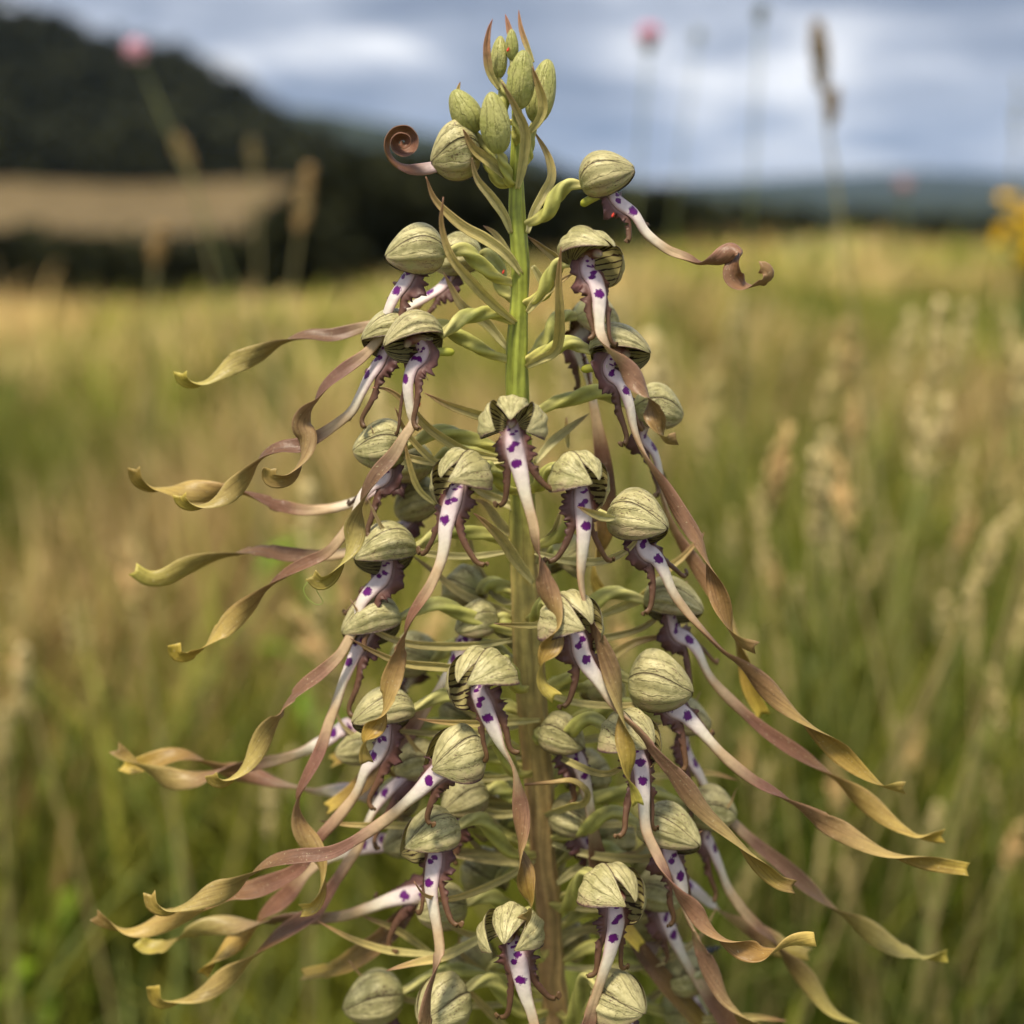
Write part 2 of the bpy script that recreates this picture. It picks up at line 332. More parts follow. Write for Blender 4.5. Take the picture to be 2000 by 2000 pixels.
# ------------------------------------------------------------------ orchid materials
def sepal_mats(bud=False):
    out = NT('bud_outer' if bud else 'sepal_outer'); a = out.attr('uvw'); s = out.n.new('ShaderNodeSeparateXYZ'); out.l.new(a.outputs['Vector'], s.inputs[0])
    u, v = s.outputs[0], s.outputs[1]; rnd = out.math('MULTIPLY', out.rand(), 40.0); p = out.geo_pos()
    g = out.math('ADD', out.math('MULTIPLY', out.noise(230, 3, p), 0.6), out.math('MULTIPLY', out.noise(900, 3, p), 0.4)); fine = out.noise(1500, 3, p)
    base = out.mix(out.ramp(g, 0.38, 0.62), (0.36, 0.37, 0.10) if bud else (0.34, 0.315, 0.13), (0.50, 0.48, 0.18) if bud else (0.62, 0.565, 0.285))
    base = out.mix(out.math('MULTIPLY', out.rand(), 0.5), base, (0.44, 0.44, 0.14) if bud else (0.49, 0.425, 0.215))
    base = out.mix(out.math('MULTIPLY', out.ramp(u, 0.35, 0.0), 0.55), base, (0.37, 0.42, 0.17))
    wob = out.math('MULTIPLY', out.math('SUBTRACT', out.noise(2.2, 4, out.comb(out.math('MULTIPLY', u, 1.6), v, rnd)), 0.5), 0.75)
    fr = out.math('ABSOLUTE', out.math('SUBTRACT', out.math('FRACT', out.math('MULTIPLY', out.math('ADD', v, wob), 2.1)), 0.5))
    brk = out.ramp(out.noise(7.0, 3, out.comb(u, out.math('MULTIPLY', v, 3.0), rnd)), 0.36, 0.58)
    vein = out.math('MULTIPLY', out.ramp(fr, 0.085, 0.02), out.math('ADD', out.math('MULTIPLY', brk, 0.6), 0.2))
    fr2 = out.math('ABSOLUTE', out.math('SUBTRACT', out.math('FRACT', out.math('MULTIPLY', out.math('ADD', v, out.math('MULTIPLY', wob, 1.6)), 5.3)), 0.5))
    vein2 = out.math('MULTIPLY', out.ramp(fr2, 0.12, 0.03), out.ramp(out.noise(9.0, 3, out.comb(u, out.math('MULTIPLY', v, 3.0), out.math('ADD', rnd, 3.0))), 0.46, 0.62))
    vein = out.math('MAXIMUM', vein, out.math('MULTIPLY', vein2, 0.55))
    col = out.mix(out.math('MULTIPLY', vein, 0.3 if bud else 0.62), base, (0.12, 0.09, 0.032))
    if not bud:                                  # mauve flush on the lower side of the side sepals
        fl = out.math('MULTIPLY', out.ramp(s.outputs[2], 0.25, 1.0), out.math('MULTIPLY', out.ramp(g, 0.40, 0.60), 0.75))
        col = out.mix(fl, col, (0.33, 0.215, 0.135))
    sp = out.noise(1.0, 2, out.comb(out.math('MULTIPLY', u, 34.0), out.math('MULTIPLY', v, 17.0), rnd))
    zone = out.ramp(out.noise(2.3, 1, out.comb(u, v, out.math('ADD', rnd, 7.0))), 0.42, 0.62)
    col = out.mix(out.math('MULTIPLY', out.math('MULTIPLY', out.ramp(sp, 0.57, 0.66), zone), 0.2 if bud else 0.85), col, (0.13, 0.065, 0.045))
    av = out.math('ABSOLUTE', v)
    edge = out.math('MAXIMUM', out.ramp(out.math('ADD', av, out.math('MULTIPLY', out.math('SUBTRACT', fine, 0.5), 0.22)), 0.84, 1.0), out.ramp(u, 0.985 if bud else 0.93, 1.0))
    low = out.ramp(s.outputs[2], 0.15, 0.5)       # lower margin of the side sepals is the purple one
    col = out.mix(out.math('MULTIPLY', edge, out.math('ADD', 0.38 if bud else 0.62, out.math('MULTIPLY', low, 0.36))), col, (0.085, 0.035, 0.038))
    col = out.mix(out.math('MULTIPLY', out.ramp(av, 0.945, 0.975), 0.45 if bud else 0.8), col, (0.05, 0.028, 0.022))  # groove shading between sepals painted into the colour as a dark margin line
    h = out.math('ADD', out.math('MULTIPLY', fine, 0.5), out.math('MULTIPLY', vein, -0.8))
    out.bump(h, 0.7, 0.0004)
    mo = out.set(Base_Color=col, Roughness=0.46, Specular_IOR_Level=0.4); out.translucent(out.mix(1.0, col, (1.0, 0.92, 0.6), 'MULTIPLY'), 0.14)
    i = NT('sepal_inner'); a = i.attr('uvw'); s = i.n.new('ShaderNodeSeparateXYZ'); i.l.new(a.outputs['Vector'], s.inputs[0])
    u, v = s.outputs[0], s.outputs[1]; rnd = i.math('MULTIPLY', i.rand(), 40.0); p = i.geo_pos()
    wob = i.math('MULTIPLY', i.math('SUBTRACT', i.noise(4.0, 4, i.comb(u, i.math('MULTIPLY', v, 1.5), rnd)), 0.5), 0.34)
    fr = i.math('ABSOLUTE', i.math('SUBTRACT', i.math('FRACT', i.math('MULTIPLY', i.math('ADD', v, wob), 4.2)), 0.5))
    brk = i.math('MULTIPLY', i.math('SUBTRACT', i.noise(11.0, 3, i.comb(u, i.math('MULTIPLY', v, 2.0), rnd)), 0.45), 0.42)
    st = i.ramp(i.math('ADD', fr, brk), 0.20, 0.12)
    col = i.mix(i.noise(300, 2, p), (0.50, 0.43, 0.17), (0.68, 0.60, 0.28))
    col = i.mix(i.math('MULTIPLY', st, 0.95), col, (0.035, 0.012, 0.014))
    col = i.mix(i.ramp(i.math('ABSOLUTE', v), 0.91, 0.97), col, (0.035, 0.012, 0.018))
    mi = i.set(Base_Color=col, Roughness=0.45); i.translucent(i.mix(1.0, col, (1.0, 0.92, 0.6), 'MULTIPLY'), 0.25)
    return [mo, mi]
M_SEPAL = sepal_mats(); M_BUD = [sepal_mats(True)[0], M_SEPAL[1]]
def lip_mat():
    t = NT('lip_tissue'); col = t.attr('Col').outputs['Color']; p = t.geo_pos(); sd = t.attr('spot').outputs['Fac']
    n1 = t.noise(1100, 3, p); n2 = t.noise(170, 3, p)
    uv = t.attr('uvw').outputs['Vector']; s = t.n.new('ShaderNodeSeparateXYZ'); t.l.new(uv, s.inputs[0])
    f = t.math('ADD', t.math('MULTIPLY', t.math('SUBTRACT', n1, 0.5), 0.35), t.math('ADD', t.math('MULTIPLY', t.math('SUBTRACT', n2, 0.5), 0.55), 1.0))
    c = t.mix(1.0, col, t.comb(f, f, f), 'MULTIPLY')
    w = t.noise(1.0, 4, t.comb(t.math('MULTIPLY', s.outputs[0], 9.0), t.math('MULTIPLY', s.outputs[1], 6.0), t.math('MULTIPLY', t.rand(), 50.0)))
    far = t.ramp(s.outputs[0], 0.3, 0.5)
    c = t.mix(t.math('MULTIPLY', t.math('MULTIPLY', t.ramp(w, 0.50, 0.64), 0.5), far), c, t.mix(1.0, c, (0.5, 0.40, 0.36), 'MULTIPLY'))
    c = t.mix(t.math('MULTIPLY', t.math('MULTIPLY', t.ramp(w, 0.48, 0.36), 0.35), far), c, t.mix(1.0, c, (1.3, 1.28, 1.15), 'MULTIPLY'))
    dot = t.math('MULTIPLY', t.ramp(t.noise(2600, 1, p), 0.68, 0.74), t.math('MULTIPLY', far, 0.5))
    c = t.mix(dot, c, (0.55, 0.48, 0.28))
    m = t.ramp(t.math('ADD', sd, t.math('MULTIPLY', t.math('SUBTRACT', t.noise(1700, 4, p), 0.5), 1.5)), -0.16, 0.16)
    c = t.mix(m, c, (0.125, 0.004, 0.16))
    t.bump(n1, 0.4, 0.0003)
    t.translucent(t.mix(1.0, c, (1.0, 0.85, 0.55), 'MULTIPLY'), 0.20)
    return t.set(Base_Color=c, Roughness=0.45, Specular_IOR_Level=0.4)
M_LIP = lip_mat()
M_LOBE = tissue('side_lobe_tissue', 0.35, 900, 0.4, 0.5)
M_OVARY = tissue('ovary_skin', 0.35, 600, 0.4, 0.55, spec=0.25)
M_BRACT = tissue('bract_tissue', 0.2, 800, 0.3, 0.45, streak=True, spec=0.4, glow=0.3)
M_STEM = tissue('stem_skin', 0.55, 420, 0.35, 0.45, streak=True, spec=0.4)
M_COLUMN = tissue('column_tissue', 0.3, 900, 0.3, 0.4)

# ------------------------------------------------------------------ the orchid
orchid = bpy.data.objects.new('lizard_orchid', None); COL.objects.link(orchid)
orchid.location = (0.0015, 0, 0); OW = np.array([0.0015, 0, 0])
tag(orchid, 'tall wild orchid spike with long twisted brown ribbon lips and purple spots, in sharp focus', 'orchid')

STEM = [(1006, 120, 5), (1008, 250, 9), (1009, 340, 13), (1010, 420, 16), (1015, 520, 17.5), (1013, 610, 18), (1009, 700, 21), (1011, 800, 23),
        (1020, 1000, 26), (1023, 1120, 28), (1030, 1250, 31), (1040, 1400, 31), (1052, 1530, 31), (1058, 1650, 27), (1070, 1760, 27), (1076, 1900, 28), (1082, 2060, 29)]
sp = [np.append(P(x, y, 0), r*PXU*1.0) for x, y, r in STEM]
low = sp[-1]; sp += [np.array([0.006, 0, 0.25, low[3]*1.02]), np.array([0.003, 0, 0.10, low[3]*1.1]), np.array([0.0015, 0, 0.0, low[3]*1.2])]
sc4, _ = spline(sp, 170); stem_c, stem_r = sc4[:, :3], sc4[:, 3]
def stem_at(z):
    i = int(np.argmin(np.abs(stem_c[:, 2]-z))); return stem_c[i], stem_r[i]
def px_z(py): return P(1010, py, 0)[2]
zt = stem_c[:, 2]
rr = stem_r*(1+0.10*np.array([mnoise.noise((0, 0, z*140)) for z in zt]))
stem_c[1:-1, 0] += np.array([mnoise.noise((3, 0, z*55)) for z in zt[1:-1]])*4*PXU
(v, f), _a = round_tube(stem_c, rr, 42, 7, 0.05, 1.2)
n = len(stem_c); ang = np.tile(np.linspace(0, 2*np.pi, 42, endpoint=False), (n, 1)).ravel(); zz_ = np.repeat(zt, 42)
zt1, zt2 = px_z(860), px_z(1150)
col = cprof([(0, (0.18, 0.115, 0.035)), (1, (0.18, 0.115, 0.035))], zz_)
green = np.array([0.30, 0.34, 0.055]); mid = np.array([0.42, 0.34, 0.11]); brown = np.array([0.42, 0.28, 0.12])
k = smooth01((zz_-zt2)/(zt1-zt2))[:, None]; col = lerp(lerp(brown, mid, smooth01((zz_-px_z(1700))/(px_z(1150)-px_z(1700)))[:, None]), green, k)
pinky = np.clip(np.sin(ang*2+zz_*30), 0, 1)[:, None]*(1-k); col = lerp(col, np.array([0.38, 0.20, 0.11]), 0.5*pinky)
ridge = np.cos(7*ang)[:, None]; col = col*(1+0.16*ridge)
uvw = np.stack([zz_*20, ang/np.pi-1, zz_*0], -1)
mk('stem', v, f, M_STEM, orchid, OW, {'Col': col, 'uvw': uvw})

RPROF = [(100, 60), (300, 110), (500, 185), (700, 215), (900, 240), (1100, 270), (1400, 290), (1700, 300), (2000, 305)]
def depth_for(px, py, back=False):
    R = curve_prof(RPROF, py); sx = np.interp(py, [s[1] for s in STEM], [s[0] for s in STEM])
    c = math.sqrt(max(0.04, 1-((px-sx)/R)**2))
    return (R*c if back else -R*c)*PXU

NU, NV = 26, 15
def sepal(parent, pw, base, a, u, s, L, W, H, psi0, psi1, rad, flare, low, curl=0.0, name='sepal', twist=0.0, pointy=0.0, push=0.0, mats=None, bend=1.0):
    "one boat-shaped sepal: a sector of the helmet between azimuths psi0..psi1 (0 = top), two-sided"
    U, V = np.meshgrid(np.linspace(0.0, 1, NU), np.linspace(-1, 1, NV), indexing='ij')
    al = 0.5-0.5*np.cos(np.pi*U)*0.999
    r = np.sin(np.pi*np.clip(al, 0.0005, 0.9995)**0.80)**0.52
    tipk = smooth01((al-0.72)/0.28); r = r*(1-0.30*pointy*tipk)
    psi = np.radians(psi0+(psi1-psi0)*(V*0.5+0.5))
    q = np.abs(V)
    # breadth narrows a little at both ends so that each sepal shows as its own leaf
    mid = np.radians((psi0+psi1)/2); psi = mid+(psi-mid)*(1-0.16*(1-np.sin(np.pi*np.clip(al, 0, 1))**0.7))
    fl = flare*np.clip((np.abs(np.degrees(psi))-45)/80, 0, 1.3)**1.5*smooth01(np.sin(np.pi*np.clip(al*0.93, 0, 1))*1.2)
    R = r*rad*(1+fl) + 0.030*np.cos(V*np.pi*3+0.6*np.sin(al*5))*r + 0.03*np.exp(-(V/0.16)**2)*r
    tuck = np.where(low > 0, np.where(V < 0, 0.03, 0.05), 0.13)
    R = R*(1-tuck*q**2.2)*(1+0.05*(q**8)*low)     # each sepal bulges between its margins; lower margin slightly rolled
    lump = np.array([[mnoise.noise((base[0]*900+x*1.7, psi0*0.05+y*1.3, 3.1+low)) for y in V[0]] for x in U[:, 0]])
    R = R*(1+0.10*lump*np.sin(np.pi*al))
    cx = al*L + push*np.sin(np.pi*al)*L
    pts = base + cx[..., None]*a + (R*np.cos(psi)*H*0.5)[..., None]*u + (R*np.sin(psi)*W*0.5)[..., None]*s - (0.10*bend*L*al**2)[..., None]*u
    pts = pts + (0.05*bend*L*np.sin(np.pi*al))[..., None]*u
    if curl: pts = pts + (curl*L*np.clip(al-0.75, 0, 1)**2*6)[..., None]*u
    du = np.gradient(pts, axis=0); dv = np.gradient(pts, axis=1); nn = nrm(np.cross(du, dv))
    cen = base + a*L*0.5
    if np.sum(nn[NU//2, NV//2]*(pts[NU//2, NV//2]-cen)) < 0: nn = -nn
    th = 0.022*L*(1-0.75*q**3)*np.clip(np.sin(np.pi*al)*2, 0.2, 1)
    inn = pts - nn*th[..., None]
    vo = pts.reshape(-1, 3); vi = inn.reshape(-1, 3); n0 = len(vo)
    idx = np.arange(n0).reshape(NU, NV)
    q4 = np.stack([idx[:-1, :-1], idx[1:, :-1], idx[1:, 1:], idx[:-1, 1:]], -1).reshape(-1, 4)
    f = np.vstack([q4, q4[:, ::-1]+n0]); sl = np.concatenate([np.zeros(len(q4)), np.ones(len(q4))])
    rim = []
    for line in (idx[:, 0], idx[:, -1][::-1], idx[-1, :], idx[0, ::-1]):
        rim.append(np.stack([line[:-1], line[1:], line[1:]+n0, line[:-1]+n0], -1))
    rim = np.vstack(rim); f = np.vstack([f, rim]); sl = np.concatenate([sl, np.zeros(len(rim))])
    lowv = np.full(n0, 0.0)
    if low: lowv = smooth01((np.abs(np.degrees(psi)).ravel()-70)/60)
    uvw = np.stack([U.ravel(), V.ravel(), lowv], -1)
    o, _ = mk(name, np.vstack([vo, vi]), f, mats or M_SEPAL, parent, pw, {'uvw': np.vstack([uvw, uvw])}, sl)
    return pts, inn

LIPW = [(0, 22), (0.05, 33), (0.11, 38), (0.18, 34), (0.25, 27), (0.31, 21), (0.37, 20), (0.46, 28), (0.60, 40), (0.80, 42), (0.91, 33), (1, 26)]
C_FRONT = [(0, (0.50, 0.36, 0.42)), (0.07, (0.76, 0.60, 0.65)), (0.16, (0.83, 0.73, 0.72)), (0.25, (0.78, 0.71, 0.57)), (0.33, (0.58, 0.42, 0.25)),
           (0.43, (0.215, 0.11, 0.070)), (0.58, (0.165, 0.084, 0.043)), (0.74, (0.245, 0.15, 0.046)), (0.90, (0.34, 0.235, 0.050)), (1, (0.48, 0.37, 0.065))]
C_BACK = [(0, (0.62, 0.52, 0.55)), (0.16, (0.80, 0.76, 0.70)), (0.25, (0.72, 0.64, 0.46)), (0.33, (0.50, 0.36, 0.21)), (0.43, (0.26, 0.14, 0.09)),
          (0.58, (0.26, 0.15, 0.075)), (0.74, (0.36, 0.26, 0.085)), (0.90, (0.40, 0.31, 0.08)), (1, (0.50, 0.41, 0.09))]

def roll_keys(tc, th0, sgn):
    ks = [(0, th0), (0.20, th0)]
    if len(tc) and tc[0] > 0.44: ks.append((min(0.38, tc[0]-0.08), sgn*8)); ks.append((max(0.38, tc[0]-0.16), sgn*22))
    for i, t in enumerate(tc): ks.append((max(t, 0.26+0.02*i), sgn*(90+180*i)))
    last = ks[-1]
    if len(tc):
        ks.append((min(1.0, last[0]+max(0.12, (1-last[0])*0.6)), last[1]+sgn*75)); ks.append((1.0001, last[1]+sgn*95))
    else: ks += [(0.55, th0*0.35), (1, th0*0.2+sgn*30)]
    ks = sorted(ks, key=lambda k: k[0]); return ks

def make_lip(parent, pw, path, outward, cross_t, sgn, wm, seed, brown=0.0, spotset=None, plain=False, hold=None):
    "the long strap lip; returns the frame of its first part for the side lobes"
    r = np.random.default_rng(seed); n = 130
    dens = np.linspace(0, 1, n)**1.25
    c, Ltot = spline(path, n, dens); t = dens
    T = tangents(c); k = np.array([KPX(p) for p in c])
    Nc = perp(CAM-c, T); i0 = int(n*0.3)
    Nr = perp(np.tile(outward, (n, 1)), T)
    Bc = np.cross(T, Nc)
    th_root = np.degrees(np.arctan2(np.sum(Nr*Bc, 1), np.sum(Nr*Nc, 1)))
    th0 = float(np.median(th_root[:i0])); th0 = max(-80, min(80, th0))
    if sgn == 0: sgn = 1 if th0 >= 0 else -1
    ks = roll_keys(cross_t, th0, sgn); th = np.interp(t, [q[0] for q in ks], [q[1] for q in ks])
    if hold is not None: th = np.interp(t, [0, 0.12, 0.3, 1], [th0, th0, hold, hold])
    for _ in range(10): th[1:-1] = 0.25*th[:-2]+0.5*th[1:-1]+0.25*th[2:]
    tr = np.radians(th)[:, None]; N = Nc*np.cos(tr)+Bc*np.sin(tr); B = np.cross(T, N)
    # root part keeps the flower's own outward normal
    wroot = smooth01((0.30-t)/0.12)[:, None]; N = perp(N*(1-wroot)+Nr*wroot, T); B = np.cross(T, N)
    kk = np.median(k[:i0]); w = curve_prof(LIPW, t)*0.5*wm*np.where(t < 0.5, kk, k)
    rootpx = 520*kk                                # profile is drawn for ~520 px long lips: keep root in absolute size
    s_abs = t*Ltot
    w_abs = curve_prof(LIPW, np.clip(s_abs/rootpx, 0, 1))*0.5*wm*kk
    w = lerp(w_abs, w, smooth01((t-0.15)/0.25))
    w = w*(1+0.16*smooth01((t-0.3)/0.2)*np.array([mnoise.noise((seed*0.31, x*9, 4.4)) for x in t]))
    thick = curve_prof([(0, 14), (0.2, 14), (0.32, 11), (0.45, 4.5), (0.6, 3.0), (1, 2.6)], t)*k*0.5
    m = 11; vv = np.linspace(-1, 1, m)
    dome = smooth01((0.45-t)/0.2)[:, None]
    wave = np.array([mnoise.noise((seed*1.7, x*6, 0.3)) for x in t])[:, None]
    edge = (np.abs(vv)[None]**4)*2.2*k[:, None]*(1-dome)*np.sign(0.4+wave)          # raised margin
    cup = (vv[None]**2)*w[:, None]*(0.16+0.22*wave)*(1-dome)
    mr = -np.exp(-(vv[None]/0.14)**2)*1.2*k[:, None]*(1-dome)
    zt_ = thick[:, None]*np.sqrt(np.clip(1-vv[None]**2*0.985, 0, 1))
    top = zt_+edge+cup+mr; bot = -zt_*(0.75)+edge+cup+mr*0.5
    prof = np.concatenate([np.stack([w[:, None]*vv[None]+0*top, top], -1), np.stack([w[:, None]*vv[None][:, ::-1]+0*bot, bot[:, ::-1]], -1)], 1)
    rings = sweep(c, N, B, prof)
    # forked tip
    tipk = smooth01((t-0.965)/0.035)[:, None]*k[:, None]*9*r.choice([0.2, 0.6, 1.0, 1.3])
    vfull = np.concatenate([vv, vv[::-1]])[None]
    rings = rings + (tipk*(np.abs(vfull)-0.55)*(1+0.3*np.sign(vfull)*r.uniform(-1, 1)))[..., None]*T[:, None]
    v, f = tube(rings)
    tw = t if plain else np.where(s_abs < 0.33*rootpx*1.25, np.minimum(s_abs/(rootpx*1.1), 0.33), np.interp(t, [min(0.33*rootpx*1.25/Ltot, 0.9), 1], [0.33, 1]))
    cf = cprof(C_FRONT, tw); cb = cprof(C_BACK, tw)
    tint = np.array([1+r.uniform(-.08, .08), 1+r.uniform(-.05, .05), 1+r.uniform(-.12, .12)])
    far = smooth01((tw-0.3)/0.15)[:, None]; cf = cf*lerp(1, tint, far)*lerp(1, r.uniform(0.88, 1.15), far); cb = cb*lerp(1, tint, far)*lerp(1, r.uniform(0.9, 1.15), far)
    if hold is not None: far = smooth01((t-0.05)/0.2)[:, None]
    cf = lerp(cf, np.array([0.22, 0.105, 0.065]), far*brown); cb = lerp(cb, np.array([0.27, 0.13, 0.08]), far*brown)
    tipbr = r.choice([0, 0, 0, 0.5, 0.8])*smooth01((t-0.9)/0.1)[:, None]; cf = lerp(cf, np.array([0.20, 0.12, 0.05]), tipbr); cb = lerp(cb, np.array([0.22, 0.13, 0.06]), tipbr)
    colr = np.zeros(rings.shape)
    colr[:, :m] = cf[:, None]; colr[:, m:] = cb[:, None]
    ed = (np.abs(vfull)**7)[..., None]*np.ones((n, 1, 1))
    edgecol = np.where((tw < 0.22)[:, None, None], np.array([0.46, 0.25, 0.28]), np.where((tw < 0.42)[:, None, None], np.array([0.34, 0.18, 0.10]), colr*1.35+0.03))
    colr = colr*(1-0.7*ed)+edgecol*0.7*ed
    # purple tufts: signed distance to the nearest, in px
    rr_ = r.uniform(-1, 1, 8)
    spots = [(44+3*rr_[0], -0.25+0.1*rr_[1], 8.5, 5), (52+3*rr_[2], 0.32, 7.5, 6), (88+5*rr_[3], 0.02+0.2*rr_[4], 11, 9.5), (18, 0.5, 4, 3), (22, -0.5, 5, 3), (28, 0.05, 7, 2.6), (9, -0.15, 3, 3)]
    if spotset == 'big': spots[0] = (50, 0.1, 13, 7); spots[1] = (46, 0.5, 5, 4)
    if hold is not None: spots = []
    d = np.full((n, 2*m), -3.0)
    for (s0, v0, a_, b_) in spots:
        ds = (s_abs[:, None]/kk - s0)/b_; dv_ = (vfull - v0)*w[:, None]/kk/a_
        d = np.maximum(d, 1-np.sqrt(ds**2+dv_**2))
    d[:, m:] = -3
    uvw = np.stack([np.tile(tw[:, None], (1, 2*m)), np.tile(vfull, (n, 1)), np.zeros((n, 2*m))], -1).reshape(-1, 3)
    o, _ = mk('lip', v, f, M_LIP, parent, pw, {'Col': colr.reshape(-1, 3), 'spot': d.ravel(), 'uvw': uvw})
    return dict(c=c, T=T, N=N, B=B, w=w, s=s_abs/kk, k=kk)

def make_lobe(parent, pw, fr, side, seed, length=1.0, spread=1.0, small=False):
    "ruffled flank and hooked arm on one side of the lip root"
    r = np.random.default_rng(seed); s = fr['s']; k = fr['k']
    def at(x, key): return np.stack([np.interp(x, s, fr[key][:, i]) for i in range(3)], -1)
    n1 = 26; x = np.linspace(10, 84+r.uniform(-6, 6), n1)
    c1 = at(x, 'c'); T1 = nrm(at(x, 'T')); N1 = nrm(at(x, 'N')); B1 = nrm(at(x, 'B')); w1 = np.interp(x, s, fr['w'])
    hw = curve_prof([(0, 5), (0.22, 12), (0.6, 17), (1, 11)], np.linspace(0, 1, n1))*k*r.uniform(0.85, 1.15)
    out1 = nrm(B1*side - N1*0.38)
    c1 = c1 + B1*side*(w1*0.80)[:, None] + out1*(hw*0.66)[:, None] - N1*(2*k)
    # the arm
    n2 = 34; La = (112 if not small else 55)*length*k*r.uniform(0.85, 1.12); d = nrm(T1[-1]*0.9+out1[-1]*0.30*spread+np.array([0, 0, -0.55])); sidev = perp(out1[-1], d)
    p = c1[-1].copy(); arm = []; ang = 0.0; cd = d.copy()
    ctot = r.uniform(2.4, 4.4)
    for i in range(n2):
        q = i/(n2-1); p = p+cd*(La/n2); arm.append(p.copy())
        da = (0.9*np.sin(q*4+seed)+ctot*(11*max(0, q-0.62)))/n2
        axis = nrm(np.cross(d, sidev)); cd = nrm(cd*np.cos(da)+np.cross(axis, cd)*np.sin(da))
    c = np.vstack([c1, np.array(arm)]); c[1:-1] = 0.25*c[:-2]+0.5*c[1:-1]+0.25*c[2:]
    n = len(c); T = tangents(c)
    ow = np.vstack([out1, np.tile(sidev, (n2, 1))]); ow = perp(ow, T); N = np.cross(T, ow); N = N*np.where(np.sum(N[:n1]*N1, 1).mean() < 0, -1, 1)
    hwa = curve_prof([(0, 10.5), (0.18, 8), (0.5, 6.0), (0.8, 5.0), (0.93, 5.6), (1, 3.0)], np.linspace(0, 1, n2))*k
    h = np.concatenate([hw, hwa]); m = 9; vv = np.linspace(-1, 1, m)
    g = np.arange(n); ruff = np.where(g < n1+6, 1.0, np.clip(1-(g-n1-6)/10, 0.08, 1))
    ph = r.uniform(0, 6)
    teeth = np.array([mnoise.noise((q*0.42, ph, seed*0.7))*0.75+mnoise.noise((q*1.1, ph+5, seed*0.7))*0.45 for q in g])*ruff
    lat = h[:, None]*vv[None]*(1+np.where(vv > 0, 1, 0)[None]*teeth[:, None]*1.3)
    zz2 = (np.array([mnoise.noise((q*0.33, 9+ph, seed*0.3)) for q in g])[:, None]*14.0+np.sin(g*1.7+ph)[:, None]*2.2)*k*ruff[:, None]*(np.clip(vv, 0, 1)**1.6)[None] - (vv[None]**2)*h[:, None]*0.25
    th = 1.6*k*(1-0.6*vv[None]**2)*np.ones((n, 1))
    armk = np.clip((g-n1-8)/10, 0, 1)[:, None]; th = th*(1+0.6*armk)
    prof = np.concatenate([np.stack([lat, zz2+th], -1), np.stack([lat[:, ::-1], (zz2-th)[:, ::-1]], -1)], 1)
    v, f = tube(sweep(c, N, ow, prof))
    q = np.linspace(0, 1, n)
    body = cprof([(0, (0.24, 0.12, 0.13)), (0.2, (0.155, 0.065, 0.068)), (0.45, (0.145, 0.066, 0.055)), (0.75, (0.15, 0.078, 0.048)), (1, (0.16, 0.09, 0.042))], q)*r.uniform(0.7, 1.0)*np.array([0.95, 0.92, 0.80])
    rim = np.array([0.05, 0.018, 0.022]); inner = np.array([0.66, 0.50, 0.50])
    vf = np.concatenate([vv, vv[::-1]])
    colr = np.tile(body[:, None], (1, 2*m, 1))
    ko = (np.clip(vf, 0, 1)**2)[None, :, None]*np.clip(ruff, 0.3, 1)[:, None, None]; colr = lerp(colr, rim, ko*0.8)
    ki = (np.clip(-vf-0.1, 0, 1))[None, :, None]*np.clip((n1+2-g)/8, 0, 1)[:, None, None]; colr = lerp(colr, inner, ki*0.9)
    mk('side_lobe', v, f, M_LOBE, parent, pw, {'Col': colr.reshape(-1, 3)})

def ovary_path(S, E, out, up=0.25):
    d = np.linalg.norm(E-S); return [S, S+out*d*0.30+np.array([0, 0, d*up*0.55]), S+(E-S)*0.68+np.array([0, 0, d*up*0.75]), E]
def make_ovary(name, S, E, out, rad, parent, pw, up=0.22):
    c, L = spline(ovary_path(S, E, out, up), 44); t = np.linspace(0, 1, 44)
    r = curve_prof([(0, 0.55), (0.12, 0.62), (0.30, 0.95), (0.55, 1.12), (0.8, 0.95), (0.95, 0.60), (1, 0.55)], t)*rad
    (v, f), a = round_tube(c, r, 18, 3, 0.20, 5.6, flat=0.9)
    a0 = np.linspace(0, 2*np.pi, 18, endpoint=False)
    rid = np.tile(np.cos(3*a0), (44, 1)).ravel(); tt = np.repeat(t, 18)
    col = cprof([(0, (0.52, 0.46, 0.16)), (0.25, (0.42, 0.40, 0.11)), (0.6, (0.36, 0.36, 0.10)), (1, (0.47, 0.43, 0.18))], tt)*(0.98+0.26*rid)[:, None]
    return mk(name, v, f, M_OVARY, parent, pw, {'Col': col})

